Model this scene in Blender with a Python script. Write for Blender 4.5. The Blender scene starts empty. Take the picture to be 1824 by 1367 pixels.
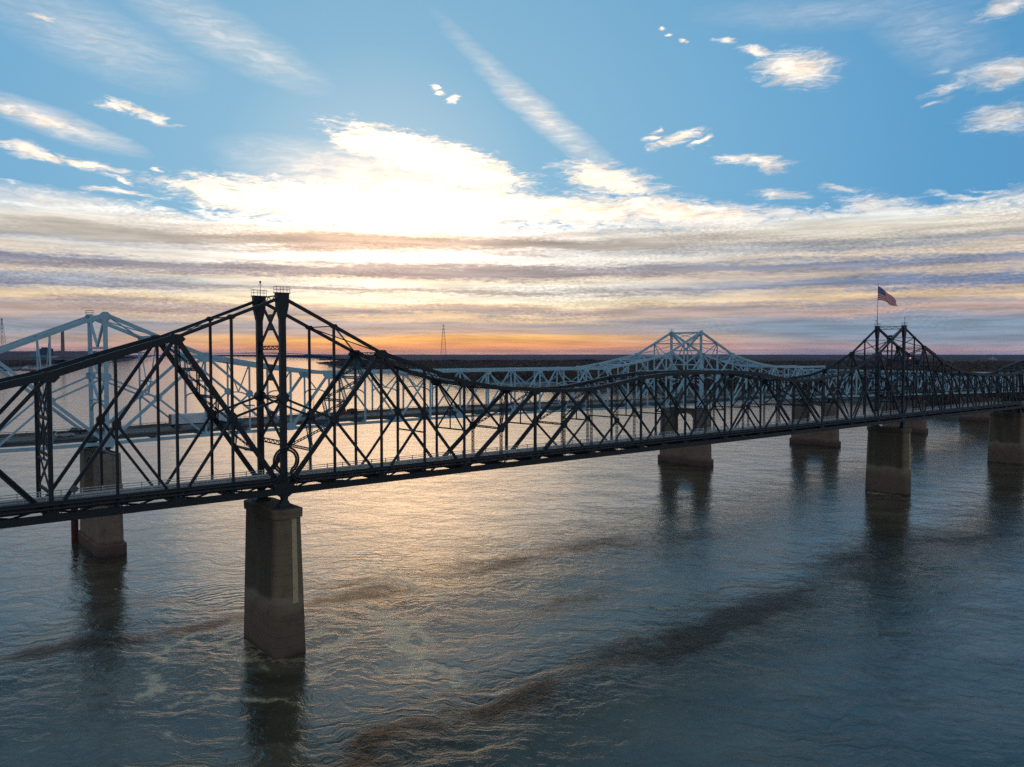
import bpy, math, random
import numpy as np
from mathutils import Vector
R = math.radians
sc = bpy.context.scene
COL = sc.collection
random.seed(7)

# ------------------------------------------------------------------ camera, sky, sun
CAM_H = 54.6
sc.cycles.use_denoising = False
cd = bpy.data.cameras.new('camera'); cam = bpy.data.objects.new('camera', cd); COL.objects.link(cam)
cam.location = (0, 0, CAM_H); cam.rotation_euler = (R(90 - 2.168), 0, 0)
cd.sensor_width = 36; cd.lens = 36 * 1400 / 1824.0
cd.clip_start = 1; cd.clip_end = 120000
sc.camera = cam
sc.view_settings.view_transform = 'Standard'; sc.view_settings.look = 'None'
sc.view_settings.exposure = 0; sc.view_settings.gamma = 1
SUN_AZ, SUN_EL = -9.5, 9.5

def lin(r, g, b):
    f = lambda c: (c / 255) / 12.92 if c <= 10 else (((c / 255) + .055) / 1.055) ** 2.4
    return (f(r), f(g), f(b), 1)

class G:
    """small helper that writes node expressions"""
    def __init__(s, nt): s.nt = nt
    def n(s, t, **k):
        o = s.nt.nodes.new(t)
        for a, b in k.items(): setattr(o, a, b)
        return o
    def put(s, sock, v):
        if isinstance(v, bpy.types.NodeSocket): s.nt.links.new(v, sock)
        elif v is not None: sock.default_value = v
    def m(s, op, a, b=None, c=None, clamp=False):
        o = s.n('ShaderNodeMath', operation=op); o.use_clamp = clamp
        s.put(o.inputs[0], a); s.put(o.inputs[1], b); s.put(o.inputs[2], c)
        return o.outputs[0]
    def v(s, op, a, b=None):
        o = s.n('ShaderNodeVectorMath', operation=op); s.put(o.inputs[0], a); s.put(o.inputs[1], b)
        return o.outputs['Value'] if op in ('LENGTH', 'DOT_PRODUCT') else o.outputs[0]
    def noise(s, vec, scale, detail=4, rough=.55, **k):
        o = s.n('ShaderNodeTexNoise'); s.put(o.inputs['Vector'], vec); s.put(o.inputs['Scale'], scale)
        o.inputs['Detail'].default_value = detail; o.inputs['Roughness'].default_value = rough
        for a, b in k.items(): o.inputs[a].default_value = b
        return o.outputs[0]
    def map(s, vec, loc=(0, 0, 0), rot=(0, 0, 0), scale=(1, 1, 1), t='POINT'):
        o = s.n('ShaderNodeMapping', vector_type=t); s.put(o.inputs['Vector'], vec)
        o.inputs['Location'].default_value = loc; o.inputs['Rotation'].default_value = rot; o.inputs['Scale'].default_value = scale
        return o.outputs[0]
    def rng(s, x, a, b, c=0., d=1., smooth=True):
        o = s.n('ShaderNodeMapRange'); o.interpolation_type = 'SMOOTHSTEP' if smooth else 'LINEAR'
        s.put(o.inputs[0], x)
        for i, q in enumerate((a, b, c, d)): o.inputs[i + 1].default_value = q
        return o.outputs[0]
    def ramp(s, fac, stops):
        o = s.n('ShaderNodeValToRGB'); s.put(o.inputs[0], fac); e = o.color_ramp.elements
        while len(e) > 1: e.remove(e[0])
        e[0].position = stops[0][0]; e[0].color = stops[0][1]
        for p, c in stops[1:]:
            q = e.new(p); q.color = c
        return o.outputs[0]
    def mix(s, f, a, b, blend='MIX'):
        o = s.n('ShaderNodeMix', data_type='RGBA', blend_type=blend)
        s.put(o.inputs[0], f); s.put(o.inputs[6], a); s.put(o.inputs[7], b)
        return o.outputs[2]
    def xyz(s, x, y, z=0.):
        o = s.n('ShaderNodeCombineXYZ'); s.put(o.inputs[0], x); s.put(o.inputs[1], y); s.put(o.inputs[2], z)
        return o.outputs[0]
    def sep(s, v):
        o = s.n('ShaderNodeSeparateXYZ'); s.put(o.inputs[0], v); return o.outputs
    def blobs(s, vec, L):
        acc = None
        for cx, cy, rx, ry, a, st in L:
            q = s.map(vec, (cx, cy, 0), (0, 0, R(a)), (rx, ry, 1), 'TEXTURE')
            f = s.m('MULTIPLY', s.m('SUBTRACT', 1., s.v('LENGTH', q)), st)
            acc = f if acc is None else s.m('MAXIMUM', acc, f)
        return acc

CL = [(-5.53, 13.66, 8.32, 1.72, -14.0, 1.0), (-9.31, 14.4, 3.99, 0.82, -8.0, 1.0), (-10.91, 10.19, 15.01, 1.72, -4.0, 1.2), (-19.22, 10.55, 5.47, 0.98, -8.0, 1.0), (7.18, 12.22, 4.64, 1.31, -14.0, 0.85), (12.71, 9.75, 10.52, 1.31, -8.0, 0.95), (1.54, 10.37, 12.29, 1.31, -5.0, 1.1), (24.84, 9.43, 2.86, 1.15, -12.0, 0.8), (22.64, 8.5, 9.06, 0.98, -5.0, 0.85), (19.68, 18.62, 3.08, 1.39, -10.0, 1.0), (16.94, 19.87, 1.68, 0.49, -15.0, 0.8), (31.73, 16.68, 2.5, 1.07, 3.0, 0.9), (28.73, 16.46, 1.57, 0.37, 12.0, 0.6), (31.79, 14.08, 2.65, 0.98, -8.0, 0.85), (11.69, 14.81, 2.43, 0.53, 14.0, 0.7), (13.51, 14.57, 1.01, 0.29, 25.0, 0.8), (17.03, 13.03, 2.81, 0.53, -8.0, 0.75), (31.65, 20.21, 2.06, 0.66, 5.0, 0.8), (-5.63, 18.39, 0.42, 0.28, 0.0, .62), (-4.15, 17.68, 0.55, 0.36, 0.0, .66), (10.9, 21.78, 0.43, 0.25, 0.0, 0.9), (12.22, 20.85, 0.35, 0.2, 0.0, 0.9), (14.66, 20.86, 0.77, 0.2, 0.0, 0.8), (-31.06, 12.17, 2.54, 0.53, -8.0, 0.9), (-28.17, 11.91, 2.38, 0.45, -12.0, 0.8), (-25.2, 15.49, 2.6, 0.4, -12.0, 0.5), (-26.51, 15.53, 1.14, 0.29, -3.0, 0.5), (-23.8, 15.2, 1.5, .25, -14, .5), (18.89, 10.79, 2.01, 0.53, -8.0, 0.6), (-30.6, 20.0, 1.2, 0.25, -8.0, 0.5), (-26.44, 10.4, 2.29, 0.25, -3.0, 0.6), (-20.81, 11.78, 0.5, 0.2, -15.0, 0.6), (22.61, 10.82, 1.57, 0.33, -8.0, 0.5), (-31.61, 14.33, 3.54, 0.49, -12.0, 0.4), (-5.2, 18.05, .35, .2, 0, .55), (11.4, 21.3, .3, .15, 0, .7), (10.4, 15.4, .6, .2, 20, .6), (9.9, 14.9, .8, .25, 10, .6), (27.9, 15.6, .7, .2, 10, .6), (28.6, 17.3, .8, .2, -5, .5), (-26.5, 11.2, 1.2, .2, -15, .6), (-24.5, 11.9, .5, .18, 0, .6)]
SF = [(2.6, 16.3, 7.4, 1.2, -37.0, 0.24), (-1.5, 19.6, 6, .8, -40, .10), (-20.5, 20.7, 8.5, 1.9, -20.0, 0.15), (-17, 19.6, 4, .7, -20, .16), (-28.18, 19.46, 7.9, 2.46, -15.0, 0.16), (-30.12, 14.13, 6.2, 1.0, -13.0, 0.36), (31.89, 9.17, 5.0, 0.82, 20.0, 0.5), (32.2, 8.04, 5.55, 1.39, 8.0, 0.45), (27.74, 19.53, 5.42, 2.46, -35.0, 0.2), (-28.37, 9.15, 9.49, 1.07, -6.0, 0.45), (22.44, 21.6, 10.45, 1.23, -5.0, 0.15), (-8.54, 11.87, 13.22, 2.46, -8.0, 0.2)]

def build_world():
    w = bpy.data.worlds.new('World'); sc.world = w; w.use_nodes = True
    g = G(w.node_tree); bg = w.node_tree.nodes['Background']
    sky = g.n('ShaderNodeTexSky', sky_type='NISHITA'); sky.sun_disc = False
    sky.sun_elevation = R(SUN_EL); sky.sun_rotation = R(SUN_AZ); sky.ozone_density = 3; sky.dust_density = .3
    d = g.v('NORMALIZE', g.n('ShaderNodeTexCoord').outputs['Generated'])
    x, y, z = g.sep(d)
    az = g.m('MULTIPLY', g.m('ARCTAN2', x, y), 57.2958)
    el = g.m('MULTIPLY', g.m('ARCSINE', z), 57.2958)
    p = g.xyz(az, el)
    sdir = (math.sin(R(SUN_AZ)) * math.cos(R(SUN_EL)), math.cos(R(SUN_AZ)) * math.cos(R(SUN_EL)), math.sin(R(SUN_EL)))
    ang = g.m('MULTIPLY', g.m('ARCCOSINE', g.m('MINIMUM', g.v('DOT_PRODUCT', d, sdir), .99999)), 57.2958)
    # clear sky: scattering model, deepened to the blue of the evening air
    near = g.ramp(g.m('DIVIDE', ang, 90.), [(0, lin(222, 234, 238)), (.06, lin(190, 220, 236)), (.13, lin(152, 202, 230)),
          (.29, lin(126, 187, 226)), (.42, lin(102, 171, 218)), (.7, lin(92, 155, 205)), (1, lin(160, 182, 200)), ])
    up = g.rng(el, 14., 60., 1., .55)
    base = g.mix(1., near, g.xyz(up, g.m('POWER', up, .85), g.m('POWER', up, .65)), 'MULTIPLY')
    nis = g.mix(1., sky.outputs[0], (.012, .021, .036, 1), 'MULTIPLY')
    base = g.mix(.18, base, nis)
    # drifting fibres
    wn = g.n('ShaderNodeTexNoise'); g.put(wn.inputs['Vector'], g.map(p, scale=(.22, .7, 1))); wn.inputs['Scale'].default_value = 1; wn.inputs['Detail'].default_value = 3
    wn2 = g.n('ShaderNodeTexNoise'); g.put(wn2.inputs['Vector'], g.map(p, scale=(.8, 1.8, 1))); wn2.inputs['Scale'].default_value = 1; wn2.inputs['Detail'].default_value = 4
    warp = g.v('ADD', g.v('MULTIPLY', g.v('SUBTRACT', wn.outputs['Color'], (.5, .5, .5)), (2.6, 1.1, 0)), g.v('MULTIPLY', g.v('SUBTRACT', wn2.outputs['Color'], (.5, .5, .5)), (1.3, .55, 0)))
    pw = g.v('ADD', p, warp)
    fine0 = g.noise(g.map(pw, rot=(0, 0, R(32)), scale=(.35, 4., 1)), 1., 6, .6)
    fib = g.noise(g.map(pw, rot=(0, 0, R(10)), scale=(.55, 3.4, 1)), 1., 7, .62)
    lump = g.noise(g.map(pw, rot=(0, 0, R(10)), scale=(.9, 2.3, 1)), .8, 5, .6)
    tex = g.m('ADD', g.m('MULTIPLY', fib, .55), g.m('MULTIPLY', lump, .45))
    soft = g.m('MAXIMUM', g.blobs(g.v('ADD', p, g.v('MULTIPLY', warp, (.45, .45, 0))), SF), 0.)
    soft = g.m('MULTIPLY', soft, g.rng(fine0, .3, .75, .65, 1.3))
    soft = g.m('MINIMUM', g.m('MULTIPLY', soft, 1.35), .8)
    behind = g.m('MULTIPLY', g.rng(g.noise(g.map(p, scale=(.05, .12, 1)), 1., 6, .6), .5, .75, 0, .6), g.rng(g.m('ABSOLUTE', az), 38., 55.))
    B = g.blobs(pw, CL)
    fine = g.noise(g.map(pw, rot=(0, 0, R(16)), scale=(1.6, 8., 1)), 1., 6, .68)
    tex2 = g.m('ADD', g.m('MULTIPLY', tex, .62), g.m('MULTIPLY', fine, .38))
    dens = g.rng(g.m('ADD', g.m('MULTIPLY', B, 1.2), g.m('MULTIPLY', g.m('SUBTRACT', tex2, .53), 3.1)), -.15, 1.0)
    dens = g.m('MULTIPLY', dens, g.rng(B, -.3, .25))
    dens = g.m('POWER', dens, .9)
    dens = g.m('MAXIMUM', dens, behind)
    glow = g.m('ADD', 1., g.m('MULTIPLY', g.m('EXPONENT', g.m('MULTIPLY', g.m('POWER', g.m('DIVIDE', ang, 9.), 2.), -1.)), 1.15))
    wh = g.mix(g.rng(ang, 7., 44.), (2.15, 1.62, 1.12, 1), (.84, .83, .82, 1))
    gv = g.xyz(g.m('ADD', 1., g.m('MULTIPLY', g.m('SUBTRACT', glow, 1.), 1.5)), g.m('ADD', 1., g.m('MULTIPLY', g.m('SUBTRACT', glow, 1.), 1.1)), g.m('ADD', 1., g.m('MULTIPLY', g.m('SUBTRACT', glow, 1.), .62)))
    wh = g.mix(1., wh, gv, 'MULTIPLY')
    shade = g.rng(g.noise(g.map(pw, loc=(3, 1, 0), scale=(.5, 1.8, 1)), 1., 6, .65), .3, .7, .6, 1.1)
    wh = g.mix(1., wh, g.xyz(shade, shade, shade), 'MULTIPLY')
    c = g.mix(soft, base, wh)
    c = g.mix(dens, c, wh)
    # layered evening cloud sheet low over the horizon
    lo = g.noise(g.map(p, scale=(.05, .35, 1)), 1., 3, .5)
    rip = g.noise(g.map(p, rot=(0, 0, R(4)), scale=(1.5, 7., 1)), 1., 4, .65)
    mid = g.noise(g.map(p, loc=(5, 2, 0), scale=(.12, 1.5, 1)), 1., 4, .55)
    e2 = g.m('ADD', el, g.m('MULTIPLY', g.m('SUBTRACT', lo, .5), 1.1))
    e2 = g.m('ADD', e2, g.m('MULTIPLY', g.m('SUBTRACT', mid, .5), g.rng(el, 0., 3., .5, 1.5)))
    e2 = g.m('ADD', e2, g.m('MULTIPLY', g.m('SUBTRACT', rip, .5), g.rng(el, .5, 4., .12, .9)))
    E = lambda yy: max(0, (632.5 - yy) / 24.9) / 12
    LS = [(632, 236, 178, 142), (624, 255, 172, 108), (616, 255, 178, 112), (608, 255, 192, 108), (602, 255, 196, 128), (595, 206, 178, 160), (578, 186, 172, 168), (568, 240, 210, 172), (560, 180, 166, 162), (549, 222, 194, 168), (541, 255, 242, 208), (530, 255, 248, 228), (522, 186, 170, 160), (512, 255, 250, 235), (503, 250, 235, 210), (494, 170, 158, 158), (482, 176, 166, 164), (472, 255, 250, 240), (456, 255, 252, 246), (445, 180, 170, 164), (430, 162, 154, 148), (418, 235, 228, 220), (405, 255, 255, 252), (340, 255, 255, 255)]
    RS = [(632, 186, 172, 176), (623, 206, 176, 172), (614, 160, 162, 172), (600, 142, 157, 175), (585, 138, 160, 178), (572, 152, 155, 170), (562, 206, 176, 162), (552, 168, 162, 168), (542, 236, 204, 164), (534, 210, 188, 166), (524, 136, 144, 168), (512, 120, 136, 166), (500, 206, 190, 176), (490, 150, 152, 168), (480, 134, 146, 170), (468, 225, 208, 188), (452, 162, 166, 174), (438, 212, 204, 190), (420, 232, 226, 212), (400, 235, 238, 236), (340, 240, 242, 242)]
    st = lambda L: [(E(a), lin(b, cc, dd)) for a, b, cc, dd in L]
    f12 = g.m('DIVIDE', e2, 12.)
    rl = g.ramp(f12, st(LS)); rr = g.ramp(f12, st(RS))
    azw = g.m('ADD', az, g.m('MULTIPLY', g.m('SUBTRACT', lo, .5), 16.))
    sheet = g.mix(g.rng(g.m('ABSOLUTE', g.m('ADD', azw, 7.)), 6., 30.), rl, rr)
    leftw = g.m('MULTIPLY', g.rng(az, -26., -14., 1., 0.), .35)
    sheet = g.mix(leftw, sheet, g.mix(.5, rl, rr))
    var = g.rng(g.noise(g.map(p, loc=(9, 4, 0), scale=(.16, 2.6, 1)), 1., 5, .6), .28, .72, .76, 1.17)
    sg = g.m('MULTIPLY', var, g.m('ADD', 1., g.m('MULTIPLY', g.m('SUBTRACT', glow, 1.), g.rng(el, 4.5, 9.5, .3, 1.15))))
    sheet = g.mix(1., sheet, g.xyz(g.m('MULTIPLY', var, g.m('POWER', g.m('DIVIDE', sg, var), 1.35)), sg, g.m('MULTIPLY', var, g.m('POWER', g.m('DIVIDE', sg, var), .65))), 'MULTIPLY')
    rp2 = g.noise(g.map(p, loc=(2, 7, 0), rot=(0, 0, R(-14)), scale=(3.4, 9.5, 1)), 1., 4, .65)
    rmask = g.rng(g.noise(g.map(p, loc=(1, 1, 0), scale=(.09, .5, 1)), 1., 3, .5), .42, .6)
    rv = g.m('ADD', 1., g.m('MULTIPLY', g.m('MULTIPLY', g.m('SUBTRACT', rp2, .5), rmask), g.rng(el, .8, 3., .4, 1.4)))
    sheet = g.mix(1., sheet, g.xyz(rv, rv, g.m('POWER', rv, .8)), 'MULTIPLY')
    a = g.m('ADD', g.m('SUBTRACT', 9.6, el), g.m('MULTIPLY', g.m('SUBTRACT', tex, .5), 6.))
    a = g.m('ADD', a, g.m('MULTIPLY', g.m('SUBTRACT', lo, .5), 2.))
    alpha = g.rng(a, -.3, .9)
    c = g.mix(alpha, c, sheet)
    dark = g.rng(el, -6., -.3)
    c = g.mix(dark, (.10, .11, .12, 1), c)
    g.put(bg.inputs[0], c); bg.inputs[1].default_value = 1.0
build_world()

sd = bpy.data.lights.new('sun', 'SUN'); sun = bpy.data.objects.new('sun', sd); COL.objects.link(sun)
sd.energy = .09; sd.angle = R(28); sd.color = (1, .62, .30)
sun.rotation_euler = Vector((-math.sin(R(SUN_AZ)), -math.cos(R(SUN_AZ)), -math.tan(R(SUN_EL)))).to_track_quat('-Z', 'Y').to_euler()

# ------------------------------------------------------------------ materials
def mat(name, col, rough=.6, metal=0., noise=None, bump=0., spec=None):
    """noise = (scale, other colour, low, high)"""
    m = bpy.data.materials.new(name); m.use_nodes = True; g = G(m.node_tree)
    b = m.node_tree.nodes['Principled BSDF']
    b.inputs['Base Color'].default_value = (*col[:3], 1); b.inputs['Roughness'].default_value = rough; b.inputs['Metallic'].default_value = metal
    if spec is not None: b.inputs['Specular IOR Level'].default_value = spec
    if noise:
        P = g.n('ShaderNodeNewGeometry').outputs['Position']
        f = g.noise(P, noise[0], 6, .65)
        g.put(b.inputs['Base Color'], g.mix(g.rng(f, noise[2], noise[3]), (*col[:3], 1), (*noise[1][:3], 1)))
        if bump:
            o = g.n('ShaderNodeBump'); o.inputs['Strength'].default_value = bump; o.inputs['Distance'].default_value = .1
            g.put(o.inputs['Height'], f); g.put(b.inputs['Normal'], o.outputs[0])
    return m
M = {}
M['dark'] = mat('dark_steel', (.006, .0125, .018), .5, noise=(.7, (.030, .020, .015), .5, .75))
M['blue'] = mat('pale_blue_steel', (.37, .57, .66), .5, noise=(.35, (.26, .34, .36), .48, .8))
M['fascia'] = mat('dark_blue_stringers', (.09, .13, .15), .6)  # one even blue-grey, darker than the trusses
M['white'] = mat('weathered_white_paint', (.62, .63, .62), .5, noise=(1.5, (.22, .20, .17), .5, .7))
M['asphalt'] = mat('old_asphalt', (.13, .115, .095), .85, noise=(.8, (.19, .165, .13), .4, .7), bump=.2)
M['road'] = mat('highway_concrete', (.15, .145, .13), .85, noise=(.3, (.20, .19, .16), .4, .7))
M['parapet'] = mat('parapet_concrete', (.22, .195, .15), .9, noise=(.5, (.08, .07, .055), .4, .7))
M['rust'] = mat('rusty_red_steel', (.12, .03, .02), .8, noise=(1, (.05, .02, .015), .4, .7))
M['tyre'] = mat('tyre_rubber', (.012, .012, .012), .8)
M['glass'] = mat('dark_glass', (.015, .02, .025), .08)
M['lamp'] = mat('grey_lamp_housing', (.2, .2, .2), .5)
M['timber'] = mat('creosote_timber', (.03, .022, .016), .9, noise=(2, (.06, .045, .03), .4, .7))
M['galv'] = mat('galvanised_steel', (.16, .14, .15), .5)
M['brickstack'] = mat('stack_concrete', (.24, .16, .14), .9, noise=(.05, (.18, .12, .10), .4, .7))

def pier_mat(name, kind):
    m = bpy.data.materials.new(name); m.use_nodes = True; g = G(m.node_tree); b = m.node_tree.nodes['Principled BSDF']
    P = g.n('ShaderNodeNewGeometry').outputs['Position']; x, y, z = g.sep(P)
    ox_ = 0; oy = g.sep(g.n('ShaderNodeTexCoord').outputs['Object'])[1]
    side = g.rng(g.m('ABSOLUTE', oy), 6.2, 7.2, 1., 0.)
    wob = g.m('MULTIPLY', g.m('SUBTRACT', g.noise(g.map(P, scale=(.25, .25, .1)), 1., 3), .5), 3.2)
    zz = g.m('ADD', z, wob)
    sc_ = lambda L, k_: [(a, (c_[0] * k_, c_[1] * k_, c_[2] * k_, 1)) for a, c_ in L]
    if kind == 'old': stops = [(0, (.035, .024, .016, 1)), (.03, (.085, .056, .038, 1)), (.22, (.10, .066, .045, 1)), (.28, (.125, .088, .058, 1)), (.34, (.165, .13, .09, 1)), (.39, (.15, .105, .062, 1)), (.9, (.135, .095, .056, 1)), (1, (.15, .11, .068, 1))]
    else: stops = [(0, (.03, .02, .015, 1)), (.03, (.07, .04, .03, 1)), (.10, (.09, .05, .035, 1)), (.14, (.15, .10, .07, 1)), (.5, (.13, .09, .065, 1)), (1, (.16, .14, .11, 1))]
    c = g.ramp(g.m('DIVIDE', zz, 30.), sc_(stops, 1.7))
    streak = g.noise(g.map(P, scale=(.8, .8, .035)), 1., 5, .65)
    blot = g.noise(P, .35, 6, .65)
    upper = g.rng(zz, 9.4, 11.2)
    broad = g.noise(g.map(P, scale=(.35, .35, .03)), 1., 4, .6)
    if kind == 'old': c = g.mix(g.m('MULTIPLY', g.m('MULTIPLY', upper, g.m('ADD', .15, g.m('MULTIPLY', side, .62))), g.rng(broad, .25, .6, .5, 1.)), c, (.032, .028, .020, 1))
    c = g.mix(g.m('MULTIPLY', g.rng(streak, .52, .78), g.m('MULTIPLY', upper, .6)), c, (.15, .13, .09, 1) if kind == 'old' else (.06, .05, .04, 1))
    c = g.mix(g.m('MULTIPLY', g.rng(blot, .45, .75), .5), c, (.05, .038, .028, 1))
    joint = g.m('LESS_THAN', g.m('FRACT', g.m('DIVIDE', z, 1.85)), .035)
    c = g.mix(g.m('MULTIPLY', joint, .5), c, (.03, .025, .02, 1))
    g.put(b.inputs['Base Color'], c); b.inputs['Roughness'].default_value = .9
    o = g.n('ShaderNodeBump'); o.inputs['Strength'].default_value = .5; o.inputs['Distance'].default_value = .15
    g.put(o.inputs['Height'], g.m('SUBTRACT', blot, g.m('MULTIPLY', joint, .3))); g.put(b.inputs['Normal'], o.outputs[0])
    return m
M['pier_old'] = pier_mat('river_stained_concrete', 'old')
M['pier_new'] = pier_mat('brown_pier_concrete', 'new')
M['stripe'] = mat('faded_yellow_paint', (.55, .42, .24), .8, noise=(1.2, (.34, .26, .16), .45, .75))

# ------------------------------------------------------------------ mesh tools
class MB:
    def __init__(s): s.v = []; s.f = []
    def hexa(s, c):
        k = len(s.v); s.v += [tuple(q) for q in c]
        for f in ((0, 1, 2, 3), (7, 6, 5, 4), (0, 4, 5, 1), (1, 5, 6, 2), (2, 6, 7, 3), (3, 7, 4, 0)): s.f.append([k + i for i in f])
        return s
    def box(s, x0, x1, y0, y1, z0, z1):
        return s.hexa([(x0, y0, z0), (x0, y1, z0), (x1, y1, z0), (x1, y0, z0), (x0, y0, z1), (x0, y1, z1), (x1, y1, z1), (x1, y0, z1)])
    def beam(s, p, q, a, b, side=(0, 1, 0), a2=None, b2=None):
        """bar from p to q; a wide along 'side', b deep across it"""
        p = Vector(p); q = Vector(q); u = q - p
        if u.length < 1e-5: return s
        u.normalize(); w = Vector(side); w = w - u * w.dot(u)
        if w.length < 1e-4: w = Vector((1, 0, 0)) if abs(u.x) < .9 else Vector((0, 0, 1)); w = w - u * w.dot(u)
        w.normalize(); h = u.cross(w)
        a2 = a2 or a; b2 = b2 or b
        c = []
        for o, aa, bb in ((p, a, b), (q, a2, b2)):
            c += [o - w * aa / 2 - h * bb / 2, o + w * aa / 2 - h * bb / 2, o + w * aa / 2 + h * bb / 2, o - w * aa / 2 + h * bb / 2]
        return s.hexa(c)
    def lace(s, p, q, b, a=.06, bar=.14, side=(0, 1, 0), pitch=None, x=False):
        a *= 1.7; bar *= 1.6
        p = Vector(p); q = Vector(q); L = (q - p).length
        if L < .1: return s
        u = (q - p) / L; w = Vector(side); w = (w - u * w.dot(u)).normalized(); h = u.cross(w)
        for sg in (-1, 1): s.beam(p + h * sg * (b - bar) / 2, q + h * sg * (b - bar) / 2, a * 2, bar, side)
        n = max(2, int(round(L / (pitch or b * 1.1)))); e = (b - bar) / 2
        for i in range(n):
            sg = 1 if i % 2 else -1
            s.beam(p + u * (L * i / n) + h * e * sg, p + u * (L * (i + 1) / n) - h * e * sg, a, a * 1.3, side)
            if x: s.beam(p + u * (L * i / n) - h * e * sg, p + u * (L * (i + 1) / n) + h * e * sg, a, a * 1.3, side)
        return s
    def tube(s, pts, r, n=8):
        pts = [Vector(p) for p in pts]; k = len(s.v)
        ref = Vector((0, 1, 0))
        for i, p in enumerate(pts):
            u = (pts[min(i + 1, len(pts) - 1)] - pts[max(i - 1, 0)]).normalized()
            w = ref - u * ref.dot(u)
            if w.length < .05: w = Vector((1, 0, 0)) - u * u.x
            w.normalize(); h = u.cross(w)
            rr = r[i] if isinstance(r, (list, tuple)) else r
            for j in range(n):
                t = 2 * math.pi * j / n; s.v.append(tuple(p + w * rr * math.cos(t) + h * rr * math.sin(t)))
        for i in range(len(pts) - 1):
            for j in range(n):
                s.f.append([k + i * n + j, k + i * n + (j + 1) % n, k + (i + 1) * n + (j + 1) % n, k + (i + 1) * n + j])
        s.f.append([k + j for j in range(n)][::-1]); s.f.append([k + (len(pts) - 1) * n + j for j in range(n)])
        return s
    def loft(s, rings):
        k = len(s.v); n = len(rings[0])
        for r_ in rings: s.v += [tuple(q) for q in r_]
        for i in range(len(rings) - 1):
            for j in range(n): s.f.append([k + i * n + j, k + i * n + (j + 1) % n, k + (i + 1) * n + (j + 1) % n, k + (i + 1) * n + j])
        s.f.append([k + j for j in range(n)][::-1]); s.f.append([k + (len(rings) - 1) * n + j for j in range(n)])
        return s
    def plate(s, c, rad, th, n=8, ang=22.5, sx=1., sz=1.):
        """polygonal gusset plate in the x-z plane"""
        x, y, z = c
        ring = lambda yy: [(x + rad * sx * math.cos(R(ang + 360 * i / n)), yy, z + rad * sz * math.sin(R(ang + 360 * i / n))) for i in range(n)]
        return s.loft([ring(y - th / 2), ring(y + th / 2)])
    def prism(s, poly, y0, y1):
        return s.loft([[(a, y0, b) for a, b in poly], [(a, y1, b) for a, b in poly]])
    def build(s, name, m, parent=None, **tags):
        me = bpy.data.meshes.new(name); me.from_pydata(s.v, [], s.f); me.update()
        me.materials.append(m); o = bpy.data.objects.new(name, me); COL.objects.link(o)
        if parent: o.parent = parent
        tag(o, **tags)
        return o

def tag(o, label=None, cat=None, group=None, kind=None):
    if label: o['label'] = label
    if cat: o['category'] = cat
    if group: o['group'] = group
    if kind: o['kind'] = kind
    return o
def empty(name, loc=(0, 0, 0), rz=0., label=None, cat=None, group=None):
    o = bpy.data.objects.new(name, None); COL.objects.link(o); o.location = loc; o.rotation_euler = (0, 0, rz)
    o.empty_display_size = 1
    return tag(o, label, cat, group)
def kids(o): return [c for c in bpy.data.objects if c.parent == o]
def copy_tree(o, parent=None):
    c = o.copy(); COL.objects.link(c); c.parent = parent
    for ch in kids(o): copy_tree(ch, c)
    return c

# bridge frame: x along the bridges (to the right bank), y away from the camera, z above the river
PHI = R(49.92); TH = math.pi / 2 - PHI
O0 = Vector((-41.463, 142.102, 0)); DX = Vector((math.sin(PHI), math.cos(PHI), 0)); DY = Vector((-math.cos(PHI), math.sin(PHI), 0))
def W(s, t, z=0): return O0 + DX * s + DY * t + Vector((0, 0, z))

# ------------------------------------------------------------------ OLD BRIDGE
KS = 1.004
def S(k):
    if k <= 0: return 9.25 * k
    if k <= 6: return 10.16 * k * KS
    if k <= 20: return (60.96 + 9.253 * (k - 6)) * KS
    if k <= 26: return (251.5 - 10.16 * (26 - k)) * KS
    return 251.5 * KS + 9.25 * (k - 26)
def ZB(s): return 29.65 - max(0, s - 40) * .0042
AR = [64.8, 59.8, 54.8, 51.6, 48.6, 47.0, 46.2, 45.8, 45.9, 47.0, 48.3, 49.0, 49.2, 49.3]
AN = [64.8, 61.0, 57.3, 54.4, 51.3, 49.1, 47.4, 46.3, 45.5, 45.0, 44.7, 44.5, 44.4, 44.6, 45.4]
def ZT(k):
    if k < 0: return AN[-k]
    if k > 26: return AN[k - 26]
    return AR[min(k, 26 - k)]
WO = 10.4
K0, K1 = -14, 40
old = empty('truss_bridge', W(0, 0), TH, 'dark steel cantilever truss bridge nearest the camera with railing and pipes along its deck', 'bridge')

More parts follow.
